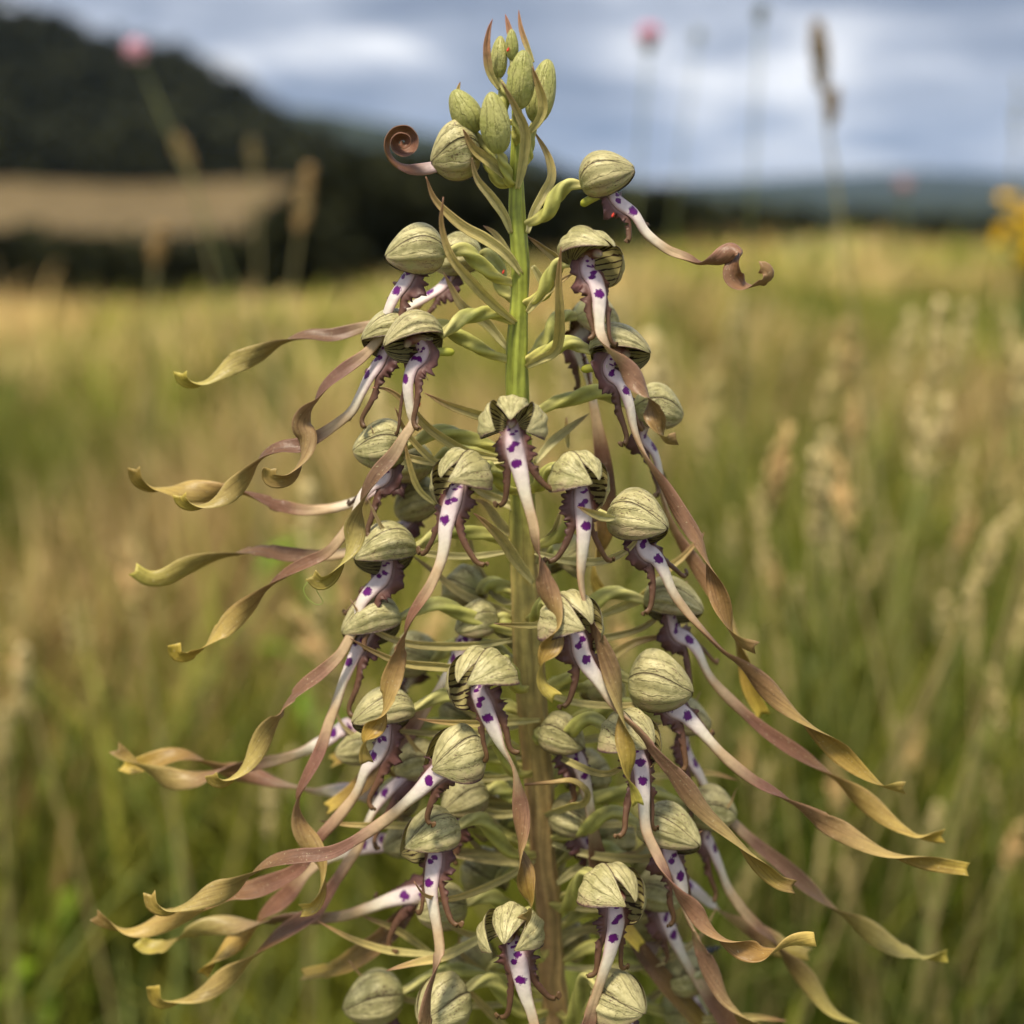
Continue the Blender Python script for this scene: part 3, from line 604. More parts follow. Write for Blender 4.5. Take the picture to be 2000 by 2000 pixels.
def axis_of(az, el):
    a, e_ = math.radians(az), math.radians(el); return np.array([math.sin(a)*math.cos(e_), -math.cos(a)*math.cos(e_), math.sin(e_)])
COUNT = [0]
def flower(c, az, L=122, el=0, roll=0, psi=130, flare=0.0, back=False, lip=None, cross=(), sgn=0, yend=None, wm=1.0, att=None, W=None, H=None,
           lobes=True, dy=0.0, spur=False, spots=None, y0=None, lat=None, depth=None, small=False, droot=0.0, mid=None, spread=1.0, brown=0.0, splay=(0, 0), droop=0.8, dors=72, hold=None):
    COUNT[0] += 1; sd_ = 100+COUNT[0]*13; r = np.random.default_rng(sd_)
    y = (depth*PXU if depth is not None else depth_for(*c, back)) + dy*PXU
    C = P(c[0], c[1], y); k = KPX(C); a = axis_of(az, el)
    u = nrm(np.array([0, 0, 1.0])-a*a[2]); bk = nrm(np.cross(a, u))
    if bk[1] < 0: bk = -bk
    u = u*math.cos(math.radians(roll))+bk*math.sin(math.radians(roll)); s = np.cross(a, u)
    L = L*r.uniform(0.90, 0.98); az += r.uniform(-4, 4); roll += r.uniform(-6, 6)
    Lm = L*k; Wm = (W*0.93 if W else 0.88*L)*k; Hm = (H*1.03 if H else 0.94*L)*k*r.uniform(0.95, 1.04)
    base = C - a*Lm*0.5
    # ovary carries the flower
    zat = px_z(att) if att else base[2]-0.10*Lm
    Sc, sr = stem_at(zat); outh = base-Sc; outh[2] = 0; outh = nrm(outh); S = Sc+outh*sr*0.7
    fo, fw = make_ovary('flower', S, base+a*Lm*0.04, outh, 14.5*k, orchid, OW)
    jl = [(lat or (psi, psi))[0], (lat or (psi, psi))[1]]
    fl = flare if isinstance(flare, tuple) else (flare, flare)
    def lat_frame(sg, spl):
        ts, td = math.tan(math.radians(spl)), math.tan(math.radians(spl*droop))
        a2 = nrm(a+s*sg*ts-u*td); u2 = nrm(u-a2*np.dot(u, a2)); return a2, u2, np.cross(a2, u2)
    sepal(fo, fw, base, a, u, s, Lm*(1.0 if max(splay) < 5 else 0.94), Wm, Hm, -dors, dors, 0.985, 0, 0, pointy=0.35)
    for sg, p1, f1, sp1 in ((-1, jl[0], fl[0], splay[0]), (1, jl[1], fl[1], splay[1])):
        a2, u2, s2 = lat_frame(sg, sp1)
        sepal(fo, fw, base, a2, u2, s2, Lm*0.985, Wm, Hm, sg*((dors-15) if sp1 < 5 else dors-22), sg*p1, 1.045, f1, 1, pointy=0.25 if sp1 < 5 else 0.9)
    # column inside the helmet
    cc = np.array([base+a*Lm*x-u*Hm*h_ for x, h_ in ((0.20, 0.10), (0.36, 0.02), (0.52, 0.02), (0.60, 0.09), (0.62, 0.15))])
    cs, _ = spline(cc, 20); (v, f), _q = round_tube(cs, np.interp(np.linspace(0, 1, 20), [0, .5, .85, 1], [0.10, 0.095, 0.085, 0.03])*Lm, 10, 2, 0.15)
    tt = np.repeat(np.linspace(0, 1, 20), 10)
    mk('column', v, f, M_COLUMN, fo, fw, {'Col': cprof([(0, (0.35, 0.30, 0.15)), (0.5, (0.25, 0.13, 0.08)), (0.8, (0.16, 0.05, 0.04)), (1, (0.42, 0.33, 0.25))], tt)})
    if spur:
        q = [base+a*Lm*0.30-u*Hm*0.30, base+a*Lm*0.08-u*Hm*0.30, base-a*Lm*0.14-u*Hm*0.33]
        cs, _ = spline(q, 14); (v, f), _q = round_tube(cs, np.interp(np.linspace(0, 1, 14), [0, .4, .8, .95, 1], [8, 8.5, 8.5, 6.5, 2])*k, 12)
        tt = np.repeat(np.linspace(0, 1, 14), 12)
        mk('spur', v, f, M_OVARY, fo, fw, {'Col': cprof([(0, (0.5, 0.47, 0.22)), (0.5, (0.42, 0.42, 0.08)), (1, (0.33, 0.34, 0.03))], tt)})
    if lip:
        o2 = nrm(np.array([a[0], a[1]-(0.5 if a[1] < 0.4 else 0), 0.25]))
        yr = y + (a[1]*Lm*0.16) + droot*PXU
        ye = yr*1.32 if yend is None else yend*PXU
        pts = np.array(lip, float); sl = np.concatenate([[0], np.cumsum(np.linalg.norm(np.diff(pts, axis=0), axis=1))]); tt = sl/sl[-1]
        yk = lerp(yr, ye, tt)
        if mid is not None: yk = np.interp(tt, [0, 0.45, 1], [yr, mid*PXU, ye])
        path = [base+a*Lm*0.42-u*Hm*0.02]+[P(x_, y_, d_) for (x_, y_), d_ in zip(pts, yk)]
        ct = []
        full = np.array(path); cum = np.concatenate([[0], np.cumsum(np.linalg.norm(np.diff(full, axis=0), axis=1))]); cum /= cum[-1]
        for q in cross:
            best = (1e9, 0)
            for i in range(len(pts)-1):
                for h_ in np.linspace(0, 1, 12):
                    pp = pts[i]*(1-h_)+pts[i+1]*h_; dd = np.hypot(*(pp-np.array(q)))
                    if dd < best[0]: best = (dd, lerp(cum[i+1], cum[i+2], h_))
            ct.append(best[1])
        fr = make_lip(fo, fw, path, o2, ct, sgn, wm, sd_, brown=brown, spotset=spots, hold=hold)
        if lobes:
            make_lobe(fo, fw, fr, 1, sd_+1, spread=spread, small=small); make_lobe(fo, fw, fr, -1, sd_+2, spread=spread, small=small)
    if COUNT[0] > 10 and not back and (depth is None or depth < 150) and abs(outh[0]) > 0.62:
        AUTO.append((S, base, outh, k, sd_))
    return fo
AUTO = []

def bud(c, ang, L, W, y=0, att=None, brown=0.0):
    "closed bud: three sepals shut over each other, tip pointing along image angle ang (90 = up)"
    yy = y*PXU; C = P(c[0], c[1], yy); k = KPX(C); t = math.radians(ang)
    a = nrm(np.array([math.cos(t), 0.10*np.sign(y), math.sin(t)])); u = nrm(np.array([0, -1.0, 0])-a*np.dot(a, [0, -1.0, 0])); s = np.cross(a, u)
    Lm = L*k; base = C-a*Lm*0.5; Sc, sr = stem_at(px_z(att) if att else base[2]-18*k)
    out = nrm(np.array([base[0]-Sc[0], base[1]-Sc[1], 0.002]))
    bo, bw = make_ovary('bud', Sc, base+a*Lm*0.05, out, 10*k, orchid, OW, up=-0.1)
    tw = random.uniform(-20, 20)
    for q, rad in ((-62+tw, 1.0), (62+tw, 1.03), (180+tw, 0.99)):
        uu = u*math.cos(math.radians(q))+s*math.sin(math.radians(q)); ss = np.cross(a, uu)
        sepal(bo, bw, base, a, uu, ss, Lm, W*k, W*k, -82, 82, rad, 0, 0, pointy=-0.15, mats=M_BUD, bend=0.0)
    return bo

def bract(pts, d0=-20, d1=-60, w=20, face=0.0, seed=0, pale=0.0, tipc=(0.40, 0.20, 0.12), dm=None, blush=0.0):
    "narrow channelled bract; pts from stem to tip, depths d0..d1 in photo px (minus = nearer)"
    p = np.array(pts, float); sl = np.concatenate([[0], np.cumsum(np.linalg.norm(np.diff(p, axis=0), axis=1))]); t0 = sl/sl[-1]
    dd = np.interp(t0, [0, 0.5, 1], [d0, (d0+d1)/2 if dm is None else dm, d1])*PXU
    return bract_world([P(x, y, d) for (x, y), d in zip(p, dd)], w, seed, face, pale, tipc, blush)
def bract_world(wp, w, seed, face=0.0, pale=0.0, tipc=(0.40, 0.20, 0.12), blush=0.0):
    c, L = spline(wp, 48); t = np.linspace(0, 1, 48); T = tangents(c); k = np.array([KPX(q) for q in c])
    Nc = perp(CAM-c, T); Bc = np.cross(T, Nc); r = np.random.default_rng(900+seed)
    th = np.radians(face+np.interp(t, [0, 1], [r.uniform(-25, 25), r.uniform(-30, 30)]))[:, None]; N = Nc*np.cos(th)+Bc*np.sin(th); B = np.cross(T, N)
    hw = curve_prof([(0, 0.42), (0.15, 0.80), (0.4, 1.0), (0.65, 0.82), (0.88, 0.42), (1, 0.06)], t)*w*0.5*k
    m = 9; vv = np.linspace(-1, 1, m)
    ch = (vv[None]**2)*hw[:, None]*0.55 - np.exp(-(vv[None]/0.15)**2)*1.6*k[:, None]
    thk = 2.0*k[:, None]*(1-0.7*vv[None]**2)
    prof = np.concatenate([np.stack([hw[:, None]*vv[None]+0*ch, ch+thk], -1), np.stack([hw[:, None]*vv[None][:, ::-1]+0*ch, (ch-thk)[:, ::-1]], -1)], 1)
    v, f = tube(sweep(c, N, B, prof)); vf = np.concatenate([vv, vv[::-1]])
    cc = cprof([(0, (0.64, 0.58, 0.26)), (0.35, (0.61, 0.53, 0.21)), (0.7, (0.58, 0.46, 0.17)), (0.9, (0.50, 0.32, 0.14)), (1, tipc)], t)*r.uniform(0.88, 1.12)
    cc = lerp(cc, np.array([0.62, 0.58, 0.32]), pale)
    cc = lerp(cc, np.array([0.62, 0.30, 0.22]), blush*smooth01((t-0.15)/0.5)[:, None])
    colr = np.tile(cc[:, None], (1, 2*m, 1)); ed = (np.abs(vf)**5)[None, :, None]; colr = lerp(colr, lerp(colr*1.2, np.array([0.46, 0.28, 0.2]), np.clip(t-0.4, 0, 1)[:, None, None]), ed)
    mr = np.exp(-(vf/0.18)**2)[None, :, None]; colr = colr*(1-0.22*mr)
    uvw = np.stack([np.tile(t[:, None]*2, (1, 2*m)), np.tile(vf, (48, 1)), np.zeros((48, 2*m))], -1).reshape(-1, 3)
    return mk('bract', v, f, M_BRACT, orchid, OW, {'Col': colr.reshape(-1, 3), 'uvw': uvw})[0]

def auto_bract(S, base, outh, k, sd_):
    "the flower's own bract: leaves the stem under the ovary, arcs out and up beside it"
    r = np.random.default_rng(sd_+5); L = np.linalg.norm(base-S); side = np.cross(outh, [0, 0, 1.0])*r.choice([-1, 1])
    up = np.array([0, 0, 1.0]); p0 = S-up*12*k
    pts = [p0, p0+outh*L*0.45-up*6*k+side*8*k, p0+outh*L*0.95+up*10*k+side*22*k, p0+outh*(L*1.15+25*k)+up*r.uniform(25, 70)*k+side*30*k, p0+outh*(L*1.15+r.uniform(20, 70)*k)+up*r.uniform(60, 130)*k+side*34*k]
    bract_world(pts, r.uniform(13, 18), sd_, pale=r.uniform(0, 0.5))
# ------------------------------------------------------------------ flowers (photo pixels give where each one stands)
# upper part
flower((1186, 342), 78, brown=0.8, L=122, el=24, psi=150, H=92, lip=[(1203, 390), (1238, 418), (1262, 455), (1300, 486), (1340, 505), (1368, 516), (1402, 507), (1430, 484), (1450, 492), (1436, 512), (1432, 540), (1452, 560), (1480, 556), (1503, 540), (1497, 524), (1484, 522)],
       cross=[(1372, 516), (1449, 494), (1468, 563)], yend=-40, wm=0.92, att=425, spur=True, small=True)
flower((888, 300), -70, brown=1.0, hold=58, L=112, el=-8, roll=-10, psi=160, W=92, H=112, att=372, lobes=False,
       lip=[(858, 322), (835, 329), (800, 331), (772, 320), (756, 298), (755, 272), (772, 252), (797, 250), (812, 268), (809, 290), (790, 301), (771, 292), (767, 274), (780, 262), (797, 267), (799, 281), (788, 288), (780, 280)], yend=-105, wm=0.74)
flower((810, 493), -76, brown=0.4, L=126, el=4, roll=2, psi=148, H=106, att=540, lip=[(795, 545), (772, 578), (756, 615), (748, 650), (716, 690), (673, 723), (640, 752), (619, 783), (600, 805), (590, 830), (598, 856), (588, 896), (566, 930), (542, 938), (526, 932), (527, 914)],
       cross=[(619, 785), (585, 905)], yend=-95, spread=0.9)
flower((893, 505), -95, L=108, el=-6, psi=140, back=True, att=585, lip=[(868, 556), (835, 580), (790, 606), (745, 630), (704, 641), (648, 657), (600, 658), (557, 669), (510, 690), (466, 706), (430, 726), (399, 745), (375, 748), (358, 740), (354, 727)],
       cross=[(560, 667), (392, 747)], yend=60, small=True)
flower((757, 655), -80, lat=(112, 152), L=112, el=2, roll=26, psi=122, att=690, lip=[(742, 706), (722, 736), (705, 770), (685, 806), (644, 838), (610, 860), (585, 872), (548, 877), (515, 893), (486, 926), (445, 963), (403, 984), (375, 987), (357, 978), (352, 966)],
       cross=[(505, 900), (395, 985)], depth=-40, yend=-70)
flower((806, 662), -74, lat=(108, 152), L=126, el=-3, roll=32, psi=132, H=104, att=640, spur=True, lip=[(828, 690), (806, 716), (797, 755), (803, 803), (808, 825), (789, 855), (768, 890), (738, 926), (713, 972), (697, 1020), (688, 1060), (668, 1098), (647, 1127), (625, 1138), (608, 1124)],
       cross=[(713, 985), (672, 1095)], depth=-110, yend=-215, spread=1.3)
flower((1160, 494), 46, dors=56, lat=(148, 112), droop=0.5, splay=(10, 6), brown=0.4, L=128, el=24, roll=28, psi=122, flare=0.22, H=100, att=590, lip=[(1148, 528), (1162, 548), (1170, 578), (1170, 612), (1172, 650), (1187, 684), (1215, 712), (1240, 738), (1262, 766), (1272, 790), (1279, 815), (1286, 842), (1300, 862), (1322, 858)],
       cross=[(1186, 683), (1271, 778), (1291, 855)], yend=-215, mid=-185, spread=0.8)
flower((1166, 628), 120, L=112, el=-12, psi=130, back=True, att=720, lip=[(1128, 668), (1135, 700), (1147, 730), (1152, 760), (1164, 820), (1176, 897), (1182, 960), (1180, 1020), (1166, 1080), (1157, 1118), (1166, 1150), (1187, 1172)], cross=[(1160, 1105)], yend=40, small=True)
flower((1212, 684), 74, lat=(152, 108), brown=0.5, L=126, el=6, roll=30, psi=128, H=104, att=715, spur=True, lip=[(1188, 722), (1211, 746), (1228, 788), (1236, 830), (1246, 862), (1262, 896), (1282, 928), (1304, 962), (1335, 1009), (1366, 1055), (1384, 1099), (1400, 1148), (1412, 1195), (1424, 1230), (1445, 1256), (1476, 1266)],
       cross=[(1258, 888), (1385, 1100), (1430, 1238)], yend=-165, wm=1.0)
flower((1287, 800), 96, L=112, el=-4, psi=140, back=True, att=830, lip=[(1255, 848), (1275, 880), (1286, 915), (1292, 960), (1304, 1010), (1330, 1060), (1365, 1110), (1402, 1160), (1432, 1215), (1455, 1285), (1466, 1345), (1490, 1396)], cross=[(1290, 950), (1440, 1240)], yend=70)
# front of the middle
flower((1000, 822), -4, dors=48, droop=0.7, splay=(17, 16), L=112, el=22, psi=116, flare=0.1, W=112, H=100, att=860, lip=[(1003, 862), (1008, 890), (1017, 925), (1027, 970), (1042, 1024), (1050, 1062), (1055, 1092), (1068, 1142), (1083, 1195), (1088, 1228), (1076, 1265), (1060, 1296), (1063, 1335), (1086, 1362)],
       cross=[(1052, 1088), (1088, 1226), (1060, 1300)], yend=-330, spread=1.5)
flower((892, 930), -38, dors=52, lat=(126, 146), droop=0.7, splay=(8, 10), L=118, el=16, roll=22, psi=124, flare=(0.25, 0.1), W=110, H=106, att=960, lip=[(888, 968), (878, 997), (870, 1034), (868, 1065), (860, 1100), (842, 1142), (824, 1175), (806, 1205), (792, 1240), (777, 1290), (763, 1335), (752, 1376), (744, 1402), (727, 1428), (714, 1450), (718, 1490)],
       cross=[(793, 1240), (746, 1396), (713, 1450)], yend=-330, spread=1.4)
flower((1140, 934), 38, dors=52, lat=(146, 126), droop=0.7, splay=(10, 8), L=118, el=15, roll=22, psi=124, flare=(0.1, 0.25), W=110, H=104, att=960, lip=[(1137, 975), (1140, 1008), (1140, 1045), (1136, 1090), (1134, 1130), (1140, 1168), (1150, 1198), (1166, 1240), (1186, 1288), (1204, 1338), (1216, 1392), (1219, 1425), (1224, 1475), (1224, 1512), (1236, 1545), (1244, 1572)],
       cross=[(1149, 1196), (1217, 1398), (1227, 1528)], yend=-345, spread=1.3)
flower((1248, 1016), 62, lat=(152, 136), L=132, el=3, roll=12, psi=142, H=112, att=1060, lip=[(1258, 1072), (1280, 1088), (1297, 1116), (1313, 1155), (1341, 1195), (1378, 1238), (1412, 1273), (1453, 1304), (1496, 1342), (1540, 1378), (1575, 1408), (1619, 1448), (1663, 1492), (1703, 1524), (1731, 1538), (1766, 1540)],
       cross=[(1420, 1280), (1576, 1409), (1732, 1539)], yend=-150)
# left column
flower((742, 872), -82, L=118, el=3, psi=150, att=890, lip=[(756, 925), (730, 945), (706, 972), (692, 1010), (668, 1048), (639, 1080), (597, 1102), (560, 1123), (527, 1146), (490, 1180), (448, 1214), (419, 1243), (395, 1267), (366, 1280), (346, 1278), (340, 1258)],
       cross=[(527, 1146), (400, 1264)], depth=-30, yend=-70)
flower((800, 908), -100, L=100, el=-5, psi=140, back=True, att=930, lip=[(762, 935), (735, 955), (705, 975), (670, 988), (635, 995), (593, 997), (552, 990), (506, 975), (469, 964), (415, 962), (366, 957), (324, 953), (295, 952), (270, 936), (263, 914)], cross=[(472, 965), (310, 954)], yend=30, small=True)
flower((750, 1076), -70, lat=(124, 152), L=132, el=2, roll=24, psi=128, H=104, att=1075, lip=[(752, 1122), (732, 1145), (707, 1176), (692, 1225), (668, 1274), (631, 1312), (590, 1345), (556, 1378), (548, 1395), (524, 1424), (496, 1472), (467, 1506), (440, 1525), (420, 1524), (413, 1512)],
       cross=[(552, 1386), (455, 1516)], yend=-150)
flower((815, 980), -105, L=112, el=-18, psi=140, back=True, att=1000, lip=[(795, 1022), (765, 1030), (735, 1050), (700, 1070), (668, 1082), (614, 1086), (552, 1083), (506, 1075), (465, 1083), (415, 1092), (366, 1107), (324, 1127), (291, 1130), (262, 1113)], cross=[(462, 1084)], yend=20, small=True)
flower((724, 1216), -76, lat=(122, 152), L=130, el=-5, roll=24, psi=126, att=1235, lip=[(702, 1262), (684, 1300), (668, 1340), (655, 1380), (643, 1412), (626, 1466), (602, 1519), (584, 1562), (588, 1610), (608, 1652), (625, 1693), (627, 1738), (612, 1770), (588, 1778)],
       cross=[(582, 1566), (627, 1715)], depth=-50, yend=-190)
flower((928, 1322), -40, dors=50, lat=(114, 146), droop=0.35, splay=(10, 10), L=124, el=14, roll=24, psi=120, flare=(0.55, 0.15), W=118, H=108, att=1330, lip=[(934, 1350), (944, 1376), (960, 1414), (978, 1455), (998, 1488), (1012, 1522), (1017, 1560), (1017, 1604), (1015, 1640), (1014, 1664), (1022, 1695), (1030, 1733), (1038, 1762), (1034, 1786), (1022, 1800)],
       cross=[(1005, 1500), (1013, 1664), (1037, 1775)], yend=-350, spread=1.4)
flower((746, 1394), -66, lat=(122, 152), L=130, el=3, roll=24, psi=126, H=102, att=1400, lip=[(750, 1444), (737, 1475), (715, 1502), (697, 1548), (659, 1598), (622, 1640), (592, 1688), (560, 1712), (500, 1737), (450, 1748), (400, 1778), (340, 1795), (290, 1810), (245, 1815), (205, 1800), (186, 1788)],
       cross=[(395, 1780), (235, 1814)], depth=-120, yend=-80)
flower((815, 1490), -95, L=108, el=-10, psi=140, depth=20, att=1500, lip=[(770, 1535), (742, 1565), (722, 1600), (701, 1652), (680, 1685), (647, 1735), (618, 1780), (589, 1801), (543, 1834), (498, 1867), (460, 1896), (407, 1933), (345, 1954), (310, 1956), (300, 1925)],
       cross=[(495, 1870), (350, 1953)], yend=-110, droot=-30)
flower((888, 1478), -50, dors=58, lat=(126, 142), droop=0.4, splay=(0, 16), L=126, el=2, roll=4, psi=126, flare=(0.3, 0.12), W=112, H=112, att=1490, spots='big', lip=[(862, 1502), (846, 1516), (818, 1545), (790, 1570), (763, 1594), (709, 1632), (647, 1666), (585, 1674), (535, 1686), (490, 1709), (448, 1735), (398, 1751), (357, 1768), (325, 1778), (300, 1768), (293, 1744)],
       cross=[(490, 1710), (345, 1772)], yend=-190, droot=-20)
flower((838, 1632), -54, dors=60, lat=(124, 148), droop=0.5, splay=(0, 12), L=128, el=4, roll=20, psi=126, flare=0.15, H=104, att=1650, lip=[(850, 1672), (845, 1700), (842, 1740), (848, 1780), (855, 1820), (858, 1855), (852, 1892), (840, 1940), (830, 1995), (815, 2050), (800, 2120), (795, 2200)], cross=[(850, 1900)], yend=-380, spread=1.3)
flower((862, 1772), -85, L=112, el=-4, psi=142, depth=-60, att=1790, lip=[(815, 1748), (767, 1756), (721, 1773), (668, 1789), (614, 1793), (564, 1795), (502, 1801), (465, 1803), (419, 1809), (378, 1822), (345, 1836), (316, 1850), (287, 1850), (272, 1836)], cross=[(505, 1801), (350, 1834)], yend=30)
# straps whose flowers stand mostly hidden behind the left column
flower((702, 1462), -88, L=100, el=0, roll=10, psi=130, depth=60, att=1470, lip=[(680, 1420), (640, 1444), (597, 1466), (543, 1483), (490, 1492), (430, 1503), (380, 1520), (330, 1522), (280, 1502), (245, 1480), (226, 1462)], cross=[(425, 1504), (270, 1497)], yend=70, lobes=False)
flower((775, 1560), -92, L=100, el=-8, psi=140, depth=110, att=1560, lip=[(730, 1552), (688, 1545), (640, 1545), (606, 1544), (543, 1526), (490, 1513), (440, 1508), (400, 1490), (350, 1478), (300, 1486), (262, 1497), (240, 1492)], cross=[(585, 1540), (400, 1491)], yend=110, lobes=False)
flower((790, 1640), -80, L=96, el=-5, psi=140, depth=60, att=1660, lip=[(720, 1650), (660, 1668), (601, 1700), (564, 1747), (520, 1786), (494, 1818), (456, 1842), (423, 1867), (405, 1888), (396, 1902)], cross=[(500, 1808), (415, 1876)], yend=-40, lobes=False)
# right column
flower((1122, 1210), 38, dors=54, lat=(144, 126), droop=0.6, splay=(12, 8), L=124, el=14, roll=16, psi=124, flare=(0.2, 0.3), W=112, H=110, att=1215, lip=[(1130, 1246), (1136, 1275), (1148, 1300), (1166, 1325), (1182, 1350), (1198, 1375), (1216, 1398), (1235, 1416), (1257, 1440), (1284, 1474), (1312, 1505), (1346, 1546), (1385, 1588), (1420, 1618), (1448, 1646), (1487, 1690), (1520, 1722), (1550, 1732)],
       cross=[(1212, 1396), (1450, 1648)], yend=-250, mid=-300)
flower((1316, 1178), 84, lat=(152, 122), L=130, el=-3, psi=128, roll=16, H=100, att=1220, depth=10, lip=[(1318, 1232), (1344, 1250), (1362, 1272), (1374, 1300), (1392, 1330), (1434, 1374), (1487, 1422), (1540, 1461), (1584, 1492), (1624, 1518), (1672, 1554), (1725, 1590), (1773, 1620), (1797, 1632), (1842, 1632)],
       cross=[(1626, 1519), (1796, 1632)], yend=-60)
flower((1292, 1336), 66, L=138, el=4, psi=150, H=122, att=1350, lip=[(1308, 1378), (1335, 1394), (1362, 1420), (1385, 1446), (1415, 1478), (1452, 1510), (1496, 1540), (1530, 1559), (1566, 1580), (1619, 1611), (1672, 1637), (1716, 1656), (1751, 1668), (1795, 1678), (1845, 1690), (1890, 1698)],
       cross=[(1540, 1565), (1752, 1668)], yend=-130, spots='big')
flower((1345, 1408), 95, L=100, el=0, roll=10, psi=130, depth=60, att=1440, lip=[(1338, 1452), (1346, 1480), (1364, 1510), (1382, 1545), (1408, 1580), (1439, 1615), (1478, 1650), (1522, 1686), (1566, 1725), (1606, 1760), (1637, 1782), (1685, 1813), (1738, 1844), (1788, 1864), (1815, 1868), (1850, 1866)],
       cross=[(1638, 1783), (1815, 1868)], yend=0)
flower((1240, 1440), 45, dors=54, lat=(146, 122), droop=0.6, splay=(12, 10), L=124, el=12, roll=24, psi=124, flare=(0.15, 0.35), W=112, H=108, att=1440, spots='big', lip=[(1250, 1490), (1254, 1520), (1257, 1555), (1258, 1590), (1264, 1628), (1282, 1668), (1300, 1706), (1324, 1746), (1350, 1772), (1380, 1804), (1410, 1830), (1450, 1852), (1487, 1865), (1516, 1857), (1550, 1840), (1592, 1834)],
       cross=[(1310, 1726), (1410, 1829), (1516, 1857)], yend=-330, mid=-330)
flower((1310, 1626), 58, lat=(152, 126), roll=20, L=134, el=2, psi=138, H=108, att=1645, lip=[(1312, 1680), (1324, 1704), (1333, 1735), (1336, 1765), (1346, 1800), (1362, 1838), (1381, 1883), (1402, 1919), (1423, 1952), (1455, 1990), (1490, 2030), (1520, 2070)], cross=[(1350, 1808), (1440, 1970)], yend=-170)
flower((1392, 1582), 92, L=108, el=-3, psi=135, depth=40, att=1600, lip=[(1378, 1630), (1386, 1648), (1402, 1685), (1424, 1740), (1465, 1796), (1509, 1840), (1540, 1879), (1584, 1923), (1628, 1971), (1672, 2000), (1710, 2030)], cross=[(1520, 1850), (1650, 1990)], yend=20)
flower((1280, 1690), 100, L=100, el=-10, psi=140, depth=110, att=1700, lip=[(1330, 1720), (1360, 1743), (1392, 1770), (1426, 1796), (1483, 1826), (1522, 1850), (1580, 1864)], cross=[(1400, 1776)], yend=70, lobes=False)
flower((1208, 1744), 38, dors=50, lat=(146, 116), droop=0.45, splay=(9, 11), L=124, el=14, roll=24, psi=122, flare=(0.15, 0.5), W=114, H=106, att=1760, lip=[(1202, 1778), (1203, 1806), (1198, 1832), (1190, 1865), (1178, 1900), (1165, 1940), (1153, 1985), (1143, 2030), (1136, 2090), (1140, 2180), (1160, 2280)], yend=-350, spread=1.4)
flower((1345, 1896), 112, L=132, el=6, psi=140, H=96, att=1880, depth=60, lip=[(1350, 1945), (1375, 1985), (1410, 2040), (1470, 2110), (1540, 2180)], yend=60, small=True)
flower((1212, 1952), 48, L=122, el=4, psi=128, flare=(0.1, 0.3), att=1960, lip=[(1222, 2010), (1226, 2050), (1240, 2110), (1270, 2200), (1310, 2300)], yend=-320)
flower((996, 1822), -14, dors=56, droop=0.6, splay=(9, 12), L=120, el=16, roll=8, psi=118, flare=0.1, W=114, H=106, att=1840, lip=[(1008, 1862), (1015, 1892), (1025, 1940), (1040, 1985), (1052, 2040), (1064, 2110), (1080, 2200), (1100, 2290)], yend=-360, spread=1.3)
flower((728, 1950), -80, L=134, el=-6, psi=148, H=102, att=1935, lip=[(745, 2010), (720, 2050), (680, 2110), (620, 2170), (550, 2220)], yend=-60)
flower((862, 1962), -44, L=124, el=0, psi=138, flare=0.1, H=118, att=1960, lip=[(868, 2030), (866, 2080), (855, 2160), (840, 2260)], yend=-300)
# behind the stem
flower((945, 1706), -150, L=122, el=-8, psi=140, depth=130, att=1720)
flower((1150, 1512), 140, L=108, el=-5, psi=140, depth=130, att=1530)
flower((805, 1284), -125, L=112, el=-5, psi=140, depth=160, att=1310, lip=[(800, 1320), (785, 1360), (750, 1410), (700, 1460), (650, 1490)], yend=210, small=True)
flower((1200, 1632), 130, L=110, el=-10, psi=140, depth=170, att=1650, lip=[(1190, 1690), (1200, 1730), (1230, 1790), (1280, 1850), (1340, 1900)], yend=220, small=True)
flower((1112, 1838), 150, L=100, el=-5, psi=140, depth=130, att=1850)
flower((1340, 1975), 110, L=110, el=-5, psi=140, depth=110, att=1990)

flower((1100, 1440), 60, L=104, el=-4, roll=8, psi=132, depth=-60, att=1450, lip=[(1128, 1486), (1140, 1520), (1150, 1570), (1160, 1640), (1175, 1720), (1205, 1790), (1250, 1850)], yend=-40, small=True)
flower((905, 1560), -60, L=104, el=-6, roll=8, psi=132, depth=-40, att=1575, lip=[(885, 1605), (870, 1650), (840, 1720), (790, 1790), (730, 1850), (660, 1890), (590, 1905)], yend=20, small=True)
flower((1120, 1600), 70, L=100, el=-6, roll=8, psi=132, depth=-20, att=1615, lip=[(1150, 1640), (1165, 1690), (1190, 1760), (1240, 1840), (1300, 1920), (1370, 2000), (1420, 2060)], yend=20, small=True)
flower((930, 1215), -75, L=98, el=-8, roll=6, psi=132, depth=10, att=1230, lip=[(905, 1255), (885, 1300), (850, 1360), (800, 1430), (740, 1500), (690, 1550), (640, 1580)], yend=40, small=True)
flower((1290, 1745), 75, L=108, el=-4, roll=10, psi=130, depth=0, att=1760, lip=[(1300, 1795), (1320, 1840), (1350, 1900), (1400, 1970), (1460, 2040), (1540, 2110)], yend=10, small=True)
flower((905, 1150), -140, L=104, el=-6, psi=140, depth=120, att=1170)
flower((1110, 1090), 150, L=100, el=-6, psi=140, depth=140, att=1110)
flower((1180, 1345), 125, L=108, el=-8, psi=140, depth=150, att=1365)
flower((900, 1395), -145, L=108, el=-6, psi=140, depth=120, att=1420)
flower((960, 1600), -155, L=110, el=-6, psi=140, depth=110, att=1620)
flower((1130, 1650), 160, L=104, el=-6, psi=140, depth=130, att=1670)
flower((920, 1880), -140, L=116, el=-6, psi=140, depth=90, att=1900)
flower((1270, 1790), 115, L=112, el=-6, psi=140, depth=120, att=1810)

